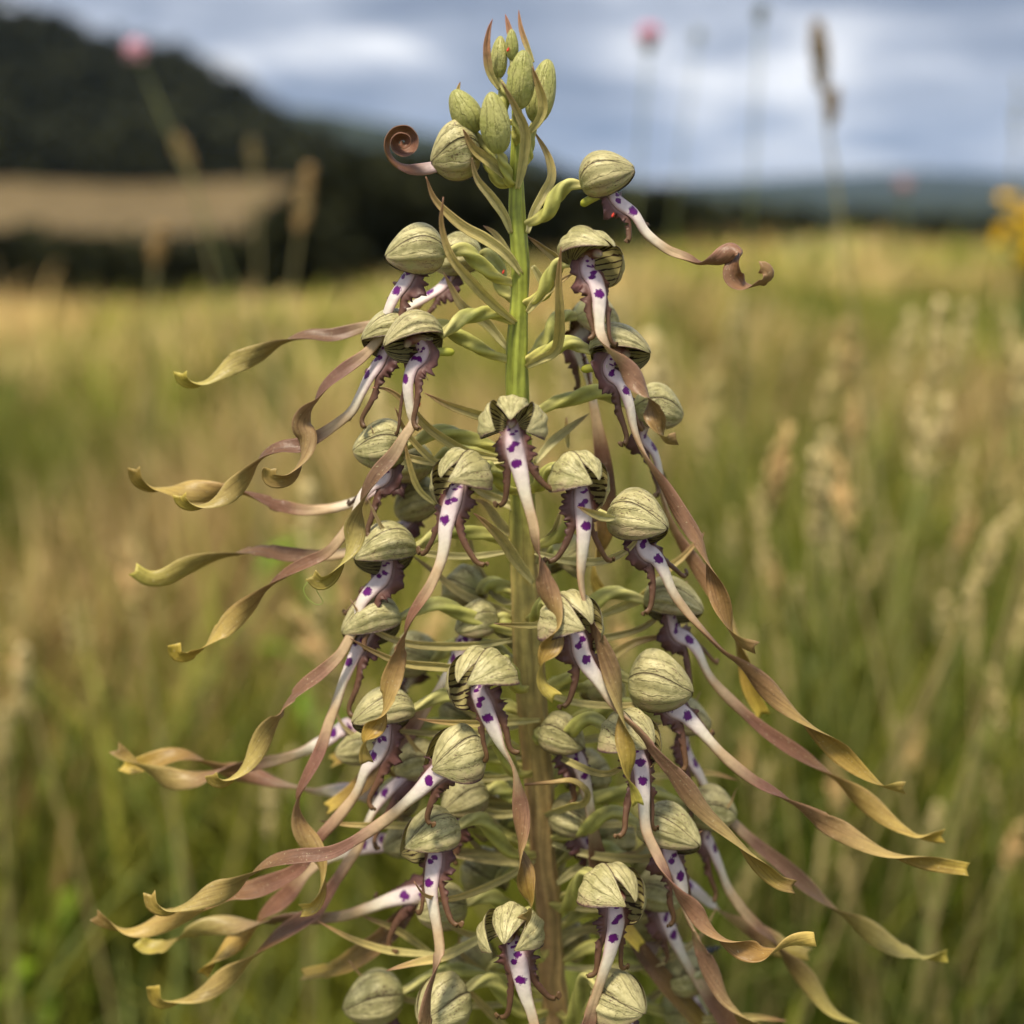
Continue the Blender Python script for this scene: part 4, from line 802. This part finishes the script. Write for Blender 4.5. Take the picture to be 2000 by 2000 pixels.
# ------------------------------------------------------------------ buds at the top
bud((1058, 178), 78, 124, 58, y=30, att=330)
bud((975, 112), 86, 82, 34, y=10, att=240)
bud((1017, 156), 84, 112, 56, y=-40, att=300)
bud((908, 218), 118, 92, 60, y=-20, att=350)
bud((967, 240), 98, 118, 60, y=-60, att=345)
bud((1000, 88), 92, 60, 26, y=0, att=200)

# ------------------------------------------------------------------ bracts
B = bract
B([(1018, 536), (990, 500), (950, 470), (905, 445), (870, 415), (845, 385), (832, 345)], -15, -90, 24, seed=1)
B([(1008, 630), (960, 590), (920, 550), (885, 510), (868, 470), (861, 430), (866, 385)], -15, -150, 21, seed=2, dm=-120)
B([(1000, 500), (985, 480), (965, 455), (944, 441)], 15, 60, 14, seed=3, tipc=(0.5, 0.26, 0.2))
B([(998, 455), (985, 420), (960, 385), (935, 355), (925, 330), (922, 308)], -10, -60, 20, seed=4, pale=.3)
B([(996, 352), (962, 322), (925, 292), (904, 252)], -20, -70, 24, seed=5)
B([(1010, 368), (1022, 310), (1026, 258), (1006, 208), (980, 160)], -20, -85, 22, seed=6, pale=.2)
B([(1036, 258), (1058, 225), (1060, 195), (1050, 160), (1040, 130)], -30, -60, 20, seed=7)
B([(1030, 455), (1042, 415), (1062, 378), (1077, 345), (1070, 305), (1043, 256)], -8, 50, 20, seed=8, pale=.2)
B([(975, 175), (956, 140), (951, 95), (955, 60), (962, 37)], -5, -30, 17, seed=9, tipc=(0.62, 0.2, 0.16), blush=0.75)
B([(1004, 120), (1003, 90), (995, 60), (987, 28)], 0, 5, 16, seed=10, tipc=(0.62, 0.2, 0.16), blush=0.75)
B([(1042, 122), (1030, 92), (1018, 55), (1013, 20)], 5, 10, 12, seed=11, tipc=(0.36, 0.15, 0.1), blush=0.6)
B([(905, 195), (895, 178), (899, 160)], 10, 15, 9, seed=12, tipc=(0.45, 0.2, 0.17))
B([(1040, 520), (1070, 560), (1092, 515), (1062, 485), (1030, 461)], -8, 30, 22, seed=13)
B([(1028, 716), (1055, 702), (1082, 688), (1092, 660), (1094, 610), (1092, 555), (1096, 483)], -20, -150, 22, seed=14, dm=-110)
B([(1030, 610), (1055, 582), (1092, 552), (1118, 535)], -15, -70, 19, seed=15, pale=.2)
B([(995, 684), (952, 632), (905, 600), (884, 566), (866, 532)], 10, 40, 21, seed=16, pale=.25)
B([(1000, 830), (946, 814), (880, 793), (830, 768)], -60, -170, 20, seed=17)
B([(985, 895), (940, 888), (900, 876), (838, 835), (797, 789), (760, 761), (726, 757)], -30, -60, 20, seed=18)
B([(900, 930), (847, 901), (818, 876), (789, 839), (772, 797)], -40, -110, 15, seed=19)
B([(850, 985), (818, 955), (801, 909), (789, 855)], -40, -60, 13, seed=20)
B([(1045, 905), (1075, 868), (1112, 837), (1150, 808)], 15, 60, 19, seed=21, pale=.5)
B([(1110, 875), (1108, 840), (1106, 815)], 60, 80, 11, seed=22)
B([(1040, 1138), (1005, 1095), (981, 1059), (950, 1025), (926, 1003)], -30, -110, 26, seed=23)
B([(1048, 1100), (1066, 1060), (1086, 1034), (1099, 985)], -12, -40, 19, seed=24, pale=.5)
B([(1160, 1208), (1190, 1194), (1257, 1164), (1304, 1111), (1335, 1086), (1376, 1040)], 20, 60, 20, seed=25)
B([(1060, 1345), (1120, 1318), (1189, 1285), (1242, 1254), (1310, 1240)], 10, 20, 24, seed=26)
B([(1075, 1224), (1050, 1222), (1010, 1221), (966, 1218)], -110, -150, 13, seed=27)
B([(960, 1312), (867, 1303), (788, 1295), (730, 1272), (684, 1247)], -60, -150, 18, seed=28)
B([(1055, 1406), (990, 1410), (929, 1414), (857, 1410), (816, 1404)], -34, -150, 17, seed=29)
B([(1060, 1592), (1110, 1574), (1138, 1566), (1143, 1546), (1117, 1527), (1080, 1529), (1024, 1532)], -20, -140, 19, seed=30, dm=-130, face=40)
B([(890, 1612), (771, 1612), (688, 1611), (622, 1603)], -60, -80, 15, seed=31)
B([(860, 1866), (800, 1862), (750, 1855), (688, 1834), (622, 1800)], -60, -100, 15, seed=32)
B([(850, 1868), (810, 1838), (771, 1813), (705, 1788)], -20, -40, 16, seed=33)
B([(960, 1818), (937, 1832), (870, 1867), (812, 1881), (755, 1896)], -130, -190, 20, seed=34)
B([(1250, 1520), (1320, 1514), (1386, 1510), (1440, 1524)], 60, 70, 15, seed=35)
B([(1284, 1870), (1309, 1828), (1326, 1775), (1340, 1730)], 60, 80, 15, seed=36)
B([(1088, 1726), (1130, 1696), (1175, 1681), (1243, 1663)], -20, -60, 19, seed=37, pale=.4)
B([(1035, 1690), (1000, 1682), (940, 1675), (878, 1670)], 20, -60, 24, seed=38, pale=.5)
B([(1040, 1700), (985, 1680), (940, 1664), (905, 1621)], 20, 60, 18, seed=39, pale=.4)
B([(1092, 1715), (1102, 1660), (1104, 1619), (1118, 1580)], 15, 60, 17, seed=40, pale=.4)
B([(1330, 1995), (1386, 1991), (1474, 1986), (1535, 1994)], 20, 20, 17, seed=41)
B([(1095, 2030), (1115, 1985), (1133, 1952), (1150, 1918)], -20, -60, 17, seed=42)
B([(1020, 2040), (971, 1993), (921, 1941), (890, 1910)], -20, -60, 17, seed=43)
B([(1200, 1012), (1180, 1010), (1155, 1002), (1128, 990)], -230, -290, 18, seed=44)
B([(1030, 1290), (985, 1240), (945, 1215), (900, 1210)], 10, 50, 22, seed=45, pale=.4)
B([(1025, 1210), (960, 1185), (900, 1160), (850, 1120), (805, 1085)], 20, 90, 18, seed=46, pale=.3)
B([(1040, 1480), (985, 1470), (950, 1440), (930, 1400)], 10, 60, 20, seed=47, pale=.3)
B([(1060, 1470), (1090, 1455), (1115, 1420), (1130, 1400)], 10, 50, 18, seed=48, pale=.4)
B([(1060, 1620), (1020, 1590), (960, 1560), (900, 1530)], 20, 70, 22, seed=49, pale=.2)
B([(1075, 1830), (1040, 1800), (985, 1760), (930, 1720)], 20, 90, 24, seed=50, pale=.4)
B([(1080, 1860), (1110, 1830), (1150, 1815), (1180, 1830)], 10, 60, 20, seed=51, pale=.4)
B([(1025, 1000), (985, 980), (940, 960), (905, 935)], -20, 30, 20, seed=52, pale=.3)
B([(1026, 1060), (985, 1030), (950, 985), (925, 975)], 10, 60, 20, seed=53, pale=.2)

for q in AUTO: auto_bract(*q)
# ------------------------------------------------------------------ other plants of the meadow
M_PLANT = tissue('meadow_plant', 0.25, 120, 0.0, 0.6, spec=0.2)
M_PETAL = tissue('meadow_petal', 0.2, 150, 0.0, 0.55, spec=0.2)
def blob_parts(centers, axes, L, W, cols, taper=0.6):
    "many small pointed scales / spikelets joined: 6-sided spindles"
    vs, fs, cl = [], [], []; m = 5
    for c, a, l, w, q in zip(centers, axes, L, W, cols):
        a = nrm(a); u = nrm(np.cross(a, [0.3, 0.5, 0.81])); s = np.cross(a, u); b = len(vs)
        vs.append(c-a*l*0.5)
        for t, r in ((-0.2, 1.0), (0.15, 0.8)):
            for i in range(m):
                an = 2*math.pi*i/m; vs.append(c+a*l*t+(u*math.cos(an)+s*math.sin(an))*w*0.5*r)
        vs.append(c+a*l*0.5); cl += [q]*(2*m+2)
        for i in range(m):
            j = (i+1) % m; fs += [[b, b+1+j, b+1+i], [b+1+i, b+1+j, b+1+m+j, b+1+m+i], [b+1+m+i, b+1+m+j, b+2*m+1]]
    return np.array(vs), fs, np.array(cl)
def stalk(path, r0, r1, col, parent, pw, name='stem'):
    c, _ = spline(path, 16); (v, f), _a = round_tube(c, np.linspace(r0, r1, 16), 6, ref=(0.2, 1, 0.1)); mk(name, v, f, M_PLANT, parent, pw, {'Col': np.tile(np.array(col), (len(v), 1))})
def thing(name, base, label, cat, group=None):
    o = bpy.data.objects.new(name, None); COL.objects.link(o); o.location = base; tag(o, label, cat, group); return o
def head_scales(c0, c1, wid, n, col, col2, r, L=0.006, open_=0.5):
    "flower spike: n scales round the line c0..c1"
    t = r.uniform(0, 1, n); an = r.uniform(0, 6.28, n); ax = nrm(c1-c0); u = nrm(np.cross(ax, [0.2, 0.9, 0.1])); s = np.cross(ax, u)
    rad = wid*0.5*np.sin(np.pi*np.clip(t*0.86+0.10, 0, 1))**0.6
    rv = u[None]*np.cos(an)[:, None]+s[None]*np.sin(an)[:, None]
    cen = c0+(c1-c0)*t[:, None]+rv*(rad*0.65)[:, None]
    return blob_parts(cen, ax[None]+rv*open_, L*r.uniform(0.8, 1.3, n), L*0.36*r.uniform(0.8, 1.2, n), [lerp(np.array(col), np.array(col2), q) for q in r.uniform(0, 1, n)])

# seed-head grasses: four kinds of plant, each standing where it does as an object of its own
protos = []
for kind in range(4):
    r = np.random.default_rng(60+kind); H = [0.46, 0.42, 0.50, 0.38][kind]; hl = [0.042, 0.040, 0.055, 0.032][kind]; wd = [0.0085, 0.011, 0.0075, 0.012][kind]
    base = np.zeros(3); bx, by = r.uniform(-0.05, 0.05, 2); top = np.array([bx, by, H])
    o = thing('grass_stalk', (0, 0, 0), 'x', 'grass')
    stalk([base, [bx*0.25, by*0.25, H*0.5], top], 0.0012, 0.0008, [(0.30, 0.27, 0.09), (0.24, 0.25, 0.07), (0.36, 0.28, 0.12), (0.30, 0.24, 0.10)][kind], o, base)
    ax = nrm(top-np.array([bx*0.25, by*0.25, H*0.5])); v, f, c = head_scales(top-ax*hl*0.15, top+ax*hl*0.85, wd, 46, [(0.60, 0.48, 0.23), (0.62, 0.50, 0.27), (0.56, 0.44, 0.22), (0.64, 0.38, 0.18)][kind], (0.46, 0.38, 0.15), r, 0.008, 0.22)
    mk('seed_head', v, f, M_PLANT, o, base, {'Col': c})
    for q in range(2):                          # two narrow leaves
        an = r.uniform(0, 6.28); dv = np.array([math.cos(an), math.sin(an), 0]); c_, _ = spline([[0, 0, H*0.12*(q+1)], dv*0.04+[0, 0, H*0.4+0.05*q], dv*0.10+[0, 0, H*0.52+0.06*q]], 10); T = tangents(c_); Bv = nrm(np.cross(T, dv+[0, 0, .2]))
        w_ = np.interp(np.linspace(0, 1, 10), [0, .4, 1], [0.002, 0.0024, 0.0003])[:, None]; prof_ = np.stack([c_-Bv*w_, c_+np.cross(T, Bv)*0.0004, c_+Bv*w_, c_-np.cross(T, Bv)*0.0004], 1); v, f = tube(prof_); mk('blade', v, f, M_PLANT, o, base, {'Col': np.tile(np.array([0.17, 0.20, 0.05]), (len(v), 1))})
    protos.append(o)
KINDS_ = ['narrow tan', 'pale cream', 'long slender', 'short orange tan']
def seed_label(kind, px): sd_ = 'right' if px > 1000 else 'left'; return ('blurred grass with a %s seed head in the meadow %s of the orchid' % (KINDS_[kind], sd_), '%s seed heads %s of the orchid' % (KINDS_[kind], sd_))
used = [False]*4
def place_grass(x, y, rz, sc_, kind, label, group, tilt=(0, 0)):
    src = protos[kind]
    if not used[kind]: o = src; used[kind] = True
    else:
        o = src.copy(); COL.objects.link(o)
        for ch in src.children:
            c = ch.copy(); COL.objects.link(c); c.parent = o
    o.location = (x, y, float(gz(x, y))-0.003); o.rotation_euler = (tilt[0], tilt[1], rz); o.scale = (sc_,)*3; tag(o, label, 'grass', group, 'thing'); return o
r = np.random.default_rng(77)
for i in range(200):
    right = i % 10 < 8
    for _ in range(40):                         # a head somewhere in the lower meadow, on a culm of believable height
        d = 0.60+1.5*r.uniform(0, 1)**1.4; px = r.uniform(1130, 2350) if right else r.uniform(-350, 840); py = r.uniform(900, 1950) if r.uniform() < 0.85 else r.uniform(600, 900)
        q = DIR(px, py, d); hh = q[2]-float(gz(q[0], q[1]))
        if 0.22 < hh < 0.47 and (right or py > 1050): break
    else: continue
    kind = int(r.integers(0, 4)); lb, gr = seed_label(kind, px)
    place_grass(q[0], q[1], r.uniform(0, 6.28), hh/[0.46, 0.42, 0.50, 0.38][kind], kind, lb, gr, tuple(r.normal(0, 0.12, 2)))

def ground_under(p, lean=0.0):
    return np.array([p[0]+lean, p[1], float(gz(p[0]+lean, p[1]))])
def composite(px, py, d, foot_px, label, pink, size, cat='flower', name='pink_flower', seed=1):
    "button-shaped flower head of many narrow florets on a leafy-free stalk"
    r = np.random.default_rng(seed); top = DIR(px, py, d); mid = DIR(*foot_px, d); v_ = mid-top; foot = top+v_*((float(gz(top[0], top[1]))-top[2])/v_[2])
    foot[2] = float(gz(foot[0], foot[1])); o = thing(name, foot, label, cat)
    ax = nrm(top-foot)
    stalk([foot, (foot+top)/2+np.array([0.004, 0, 0]), top-ax*size*0.35], 0.0013, 0.0007, (0.18, 0.20, 0.08), o, foot)
    n = 60; dirs = nrm(r.normal(size=(n, 3))+ax*1.3)
    v, f, c = blob_parts(top+dirs*size*0.30, dirs, np.full(n, size*0.62), np.full(n, size*0.13), [lerp(np.array(pink), np.array(pink)*0.6+0.1, q) for q in r.uniform(0, 1, n)])
    mk('flower_head', v, f, M_PETAL, o, foot, {'Col': c})
    n = 24; dirs = nrm(r.normal(size=(n, 3))*0.8-ax*0.6); v, f, c = blob_parts(top-ax*size*0.22+dirs*size*0.16, ax+dirs*0.6, np.full(n, size*0.4), np.full(n, size*0.22), [(0.14, 0.16, 0.05)]*n)
    mk('calyx', v, f, M_PLANT, o, foot, {'Col': c})
    return o
PK = (0.72, 0.28, 0.42)
composite(268, 104, 1.05, (450, 560), 'pink flower head on a slanting stalk against the dark wooded hill', (0.78, 0.40, 0.52), 0.018, seed=1)
composite(1268, 76, 1.05, (1240, 380), 'pink flower head against the clouds right of the orchid top', PK, 0.019, seed=2)
composite(1765, 366, 1.5, (1760, 600), 'faint pink flower head in front of the far blue hills', (0.5, 0.28, 0.32), 0.018, seed=3)
composite(1486, 28, 1.0, (1462, 400), 'dark green flower bud on a straight stalk at the top edge', (0.09, 0.11, 0.06), 0.012, cat='flower bud', name='flower_bud', seed=4)
composite(1362, 72, 1.35, (1320, 360), 'faint grey green flower head between the pink flower and the dark bud', (0.30, 0.34, 0.28), 0.012, cat='flower bud', name='flower_bud', seed=5)

def spike(px0, py0, px1, py1, d, foot_px, label, wid, n, col, col2, seed, second=None, name='seed_spike'):
    r = np.random.default_rng(seed); c1 = DIR(px0, py0, d); c0 = DIR(px1, py1, d); mid = DIR(*foot_px, d); v_ = mid-c0; foot = c0+v_*((float(gz(c0[0], c0[1]))-c0[2])/v_[2]); foot[2] = float(gz(foot[0], foot[1]))
    o = tag(thing(name, foot, label, 'grass'), kind='thing'); stalk([foot, (foot*0.4+mid*0.6), mid, c0, c1*0.7+c0*0.3], 0.0017, 0.001, (0.26, 0.23, 0.10), o, foot)
    v, f, c = head_scales(c0, c1, wid, n, col, col2, r, 0.007, 0.4); mk('seed_head', v, f, M_PLANT, o, foot, {'Col': c})
    if second: v, f, c = head_scales(DIR(*second[0], d), DIR(*second[1], d), wid*0.72, n//2, col, col2, r, 0.007, 0.5); mk('seed_head', v, f, M_PLANT, o, foot, {'Col': c})
    return o
spike(1597, 44, 1606, 170, 0.82, (1630, 345), 'tall brown seed spike standing against the clouds at upper right', 0.013, 110, (0.24, 0.16, 0.07), (0.15, 0.11, 0.05), 31, second=((1622, 240), (1626, 172)))
spike(1990, 150, 1985, 290, 1.3, (1975, 420), 'faint thin seed spike at the right edge against the clouds', 0.006, 30, (0.30, 0.32, 0.26), (0.28, 0.28, 0.2), 32)
spike(340, 262, 372, 330, 1.15, (420, 560), 'tan seed head crossing the slanting pink flower stalk', 0.014, 50, (0.34, 0.22, 0.10), (0.26, 0.18, 0.07), 33)
spike(492, 275, 498, 330, 1.3, (505, 560), 'small tan seed head in front of the dark wood left of the coiled lip', 0.012, 36, (0.26, 0.20, 0.09), (0.2, 0.16, 0.07), 34)
spike(605, 325, 585, 450, 1.0, (560, 640), 'orange tan drooping seed head in front of the tan field', 0.013, 60, (0.42, 0.27, 0.12), (0.33, 0.22, 0.09), 35)
spike(318, 440, 300, 520, 1.0, (290, 700), 'orange tan seed head below the tan field, left of the pale stalk', 0.014, 50, (0.34, 0.22, 0.09), (0.28, 0.17, 0.06), 36)

def leafy(px, py, d, label, col, n, size, hgt, seed, yellow=None, name='leafy_plant', cat='plant', spread=0.05):
    r = np.random.default_rng(seed); top = DIR(px, py, d); foot = ground_under(top); o = thing(name, foot, label, cat)
    stalk([foot, (foot+top)/2, top], 0.002, 0.0012, (0.15, 0.20, 0.05), o, foot)
    for i in range(n):
        an = r.uniform(0, 6.28); q = r.uniform(0, 1); p0 = top-(top-foot)*hgt*q; dv = nrm(np.array([math.cos(an), math.sin(an), r.uniform(-0.1, 0.9)])); L_ = size*r.uniform(0.6, 1.2)
        c_, _ = spline([p0, p0+dv*L_*0.5+[0, 0, 0.1*L_], p0+dv*L_-np.array([0, 0, 0.15*L_])], 8); T = tangents(c_); Bv = nrm(np.cross(T, [0.1, 0.1, 1])); N_ = np.cross(T, Bv)
        w_ = (np.sin(np.linspace(0.15, 3.0, 8))*L_*0.17)[:, None]; v, f = tube(np.stack([c_-Bv*w_, c_-N_*0.0004, c_+Bv*w_, c_+N_*0.0006], 1)); mk('leaf', v, f, M_PLANT, o, foot, {'Col': np.tile(np.array(col)*r.uniform(0.75, 1.2), (len(v), 1))})
    if yellow:
        for i in range(yellow):
            p0 = top+np.clip(r.normal(0, 1, 3), -1.7, 1.7)*np.array([spread, spread, spread*1.2]); ax = nrm(r.normal(size=3)+[0, -0.6, 0.8]); n5 = 6
            u = nrm(np.cross(ax, [0.3, 0.2, 0.9])); s = np.cross(ax, u); dirs = np.array([u*math.cos(k*1.047)+s*math.sin(k*1.047)+ax*0.35 for k in range(n5)])
            v, f, c = blob_parts(p0+dirs*0.004, dirs, np.full(n5, 0.010), np.full(n5, 0.005), [(0.85, 0.52, 0.01)]*n5); mk('blossom', v, f, M_PETAL, o, foot, {'Col': c})
            stalk([top-(top-foot)*0.25, (p0+top)/2-np.array([0, 0, 0.02]), p0], 0.0008, 0.0006, (0.16, 0.20, 0.05), o, foot, 'twig')
leafy(2022, 462, 1.6, 'plant with a bright yellow flower cluster at the right edge', (0.12, 0.17, 0.03), 10, 0.05, 0.8, 41, yellow=34, name='yellow_flower', cat='flower', spread=0.020)
leafy(90, 1860, 0.78, 'bright green leafy plant blurred in the bottom left corner', (0.16, 0.24, 0.015), 16, 0.06, 0.5, 42)
leafy(600, 1050, 1.05, 'bright green leaf cluster behind the ribbon lips left of the spike', (0.15, 0.24, 0.015), 12, 0.05, 0.35, 43)
leafy(600, 1390, 0.92, 'bright green leafy plant behind the lower left ribbon lips', (0.14, 0.23, 0.015), 12, 0.045, 0.35, 44)

# ------------------------------------------------------------------ tiny animals on the spike, and a stray thread
M_BLACK = NT('beetle_shell').set(Base_Color=(0.008, 0.009, 0.012, 1), Roughness=0.3)
M_RED = NT('mite_skin').set(Base_Color=(0.62, 0.035, 0.012, 1), Roughness=0.45)
def ellipsoid(c, ax, u, l, w, h, nu=10, nv=10):
    s = np.cross(ax, u); t = np.linspace(0.03, math.pi-0.03, nu)[:, None]; p_ = np.linspace(0, 2*math.pi, nv, endpoint=False)[None]
    pr = c+(-np.cos(t)*l)[..., None]*ax+(np.sin(t)*np.cos(p_)*w)[..., None]*s+(np.sin(t)*np.sin(p_)*h)[..., None]*u
    return tube(pr)
def bug(name, px, py, d, L, mat, label, cat, ax, legs):
    c = P(px, py, d*PXU); ax = nrm(np.array(ax, float)); u = nrm(np.array([0, -0.6, 0.8])-ax*np.dot(ax, [0, -0.6, 0.8])); s = np.cross(ax, u)
    o = thing(name, c-u*L*0.25, label, cat); b0 = c-u*L*0.25
    v, f = ellipsoid(c-ax*L*0.12, ax, u, L*0.38, L*0.20, L*0.17); mk('abdomen', v, f, mat, o, b0)
    v, f = ellipsoid(c+ax*L*0.30, ax, u, L*0.14, L*0.15, L*0.13); mk('thorax', v, f, mat, o, b0)
    v, f = ellipsoid(c+ax*L*0.46, ax, u, L*0.09, L*0.10, L*0.09); mk('head', v, f, mat, o, b0)
    for sd in (-1, 1):
        for i in range(legs):
            q = c+ax*L*(0.30-0.22*i*3/legs); e1 = q+s*sd*L*0.28+u*L*0.04; e2 = q+s*sd*L*0.42-u*L*0.22-ax*L*0.05*(i-1)
            cc, _ = spline([q, e1, e2], 8); (v, f), _a = round_tube(cc, np.linspace(L*0.028, L*0.014, 8), 5); mk('leg', v, f, mat, o, b0)
        if legs == 3:
            cc, _ = spline([c+ax*L*0.52, c+ax*L*0.68+s*sd*L*0.12+u*L*0.08, c+ax*L*0.85+s*sd*L*0.2], 8); (v, f), _a = round_tube(cc, np.linspace(L*0.02, L*0.012, 8), 5); mk('antenna', v, f, mat, o, b0)
bug('beetle', 1388, 1856, 22, 40*PXU, M_BLACK, 'small black beetle on the pale hood at lower right', 'beetle', (1, 0.2, 0.25), 3)
for (x, y, d, lb) in [(1197, 420, -75, 'tiny red mite on the lip of the top right flower'), (983, 531, 5, 'tiny red mite beside the upper stem'), (819, 791, -105, 'tiny red mite on the bract below the left striped flower'),
                      (992, 97, -12, 'tiny red mite between the topmost buds'), (896, 1803, -60, 'tiny red mite near the lower left lip')]:
    bug('mite', x, y, d, 9*PXU, M_RED, lb, 'mite', (0.4, 0.2, 0.9), 4)
M_THREAD = NT('green_thread').set(Base_Color=(0.28, 0.36, 0.07, 1), Roughness=0.5)
pts = [P(x, y, -205*PXU) for x, y in [(607, 1124), (612, 1140), (622, 1160), (631, 1176), (618, 1181), (600, 1168), (593, 1152), (600, 1138), (609, 1133)]]
c_, _ = spline(pts, 60); (v, f), _a = round_tube(c_, np.full(60, 0.8*PXU), 6, ref=(0.1, 1, 0.2)); o, _ = mk('thread', v, f, M_THREAD); tag(o, 'hair-thin green thread curled below a ribbon lip tip', 'thread')

# ------------------------------------------------------------------ the air between here and the far hills
def box(name, lo, hi, mat):
    (x0, y0, z0), (x1, y1, z1) = lo, hi
    v = [(x0, y0, z0), (x1, y0, z0), (x1, y1, z0), (x0, y1, z0), (x0, y0, z1), (x1, y0, z1), (x1, y1, z1), (x0, y1, z1)]
    return mk(name, v, [[0, 3, 2, 1], [4, 5, 6, 7], [0, 1, 5, 4], [1, 2, 6, 5], [2, 3, 7, 6], [3, 0, 4, 7]], mat, smooth=False)[0]
hm = bpy.data.materials.new('haze_air'); hm.use_nodes = True; hm.node_tree.nodes.clear()
ho = hm.node_tree.nodes.new('ShaderNodeOutputMaterial'); hv = hm.node_tree.nodes.new('ShaderNodeVolumePrincipled')
hv.inputs['Color'].default_value = (0.46, 0.66, 1.0, 1); hv.inputs['Density'].default_value = 0.00008; hv.inputs['Anisotropy'].default_value = 0.2
hm.node_tree.links.new(hv.outputs[0], ho.inputs['Volume'])
tag(box('haze', (-9500, -200, -14), (9500, 9500, 420), hm), kind='stuff')
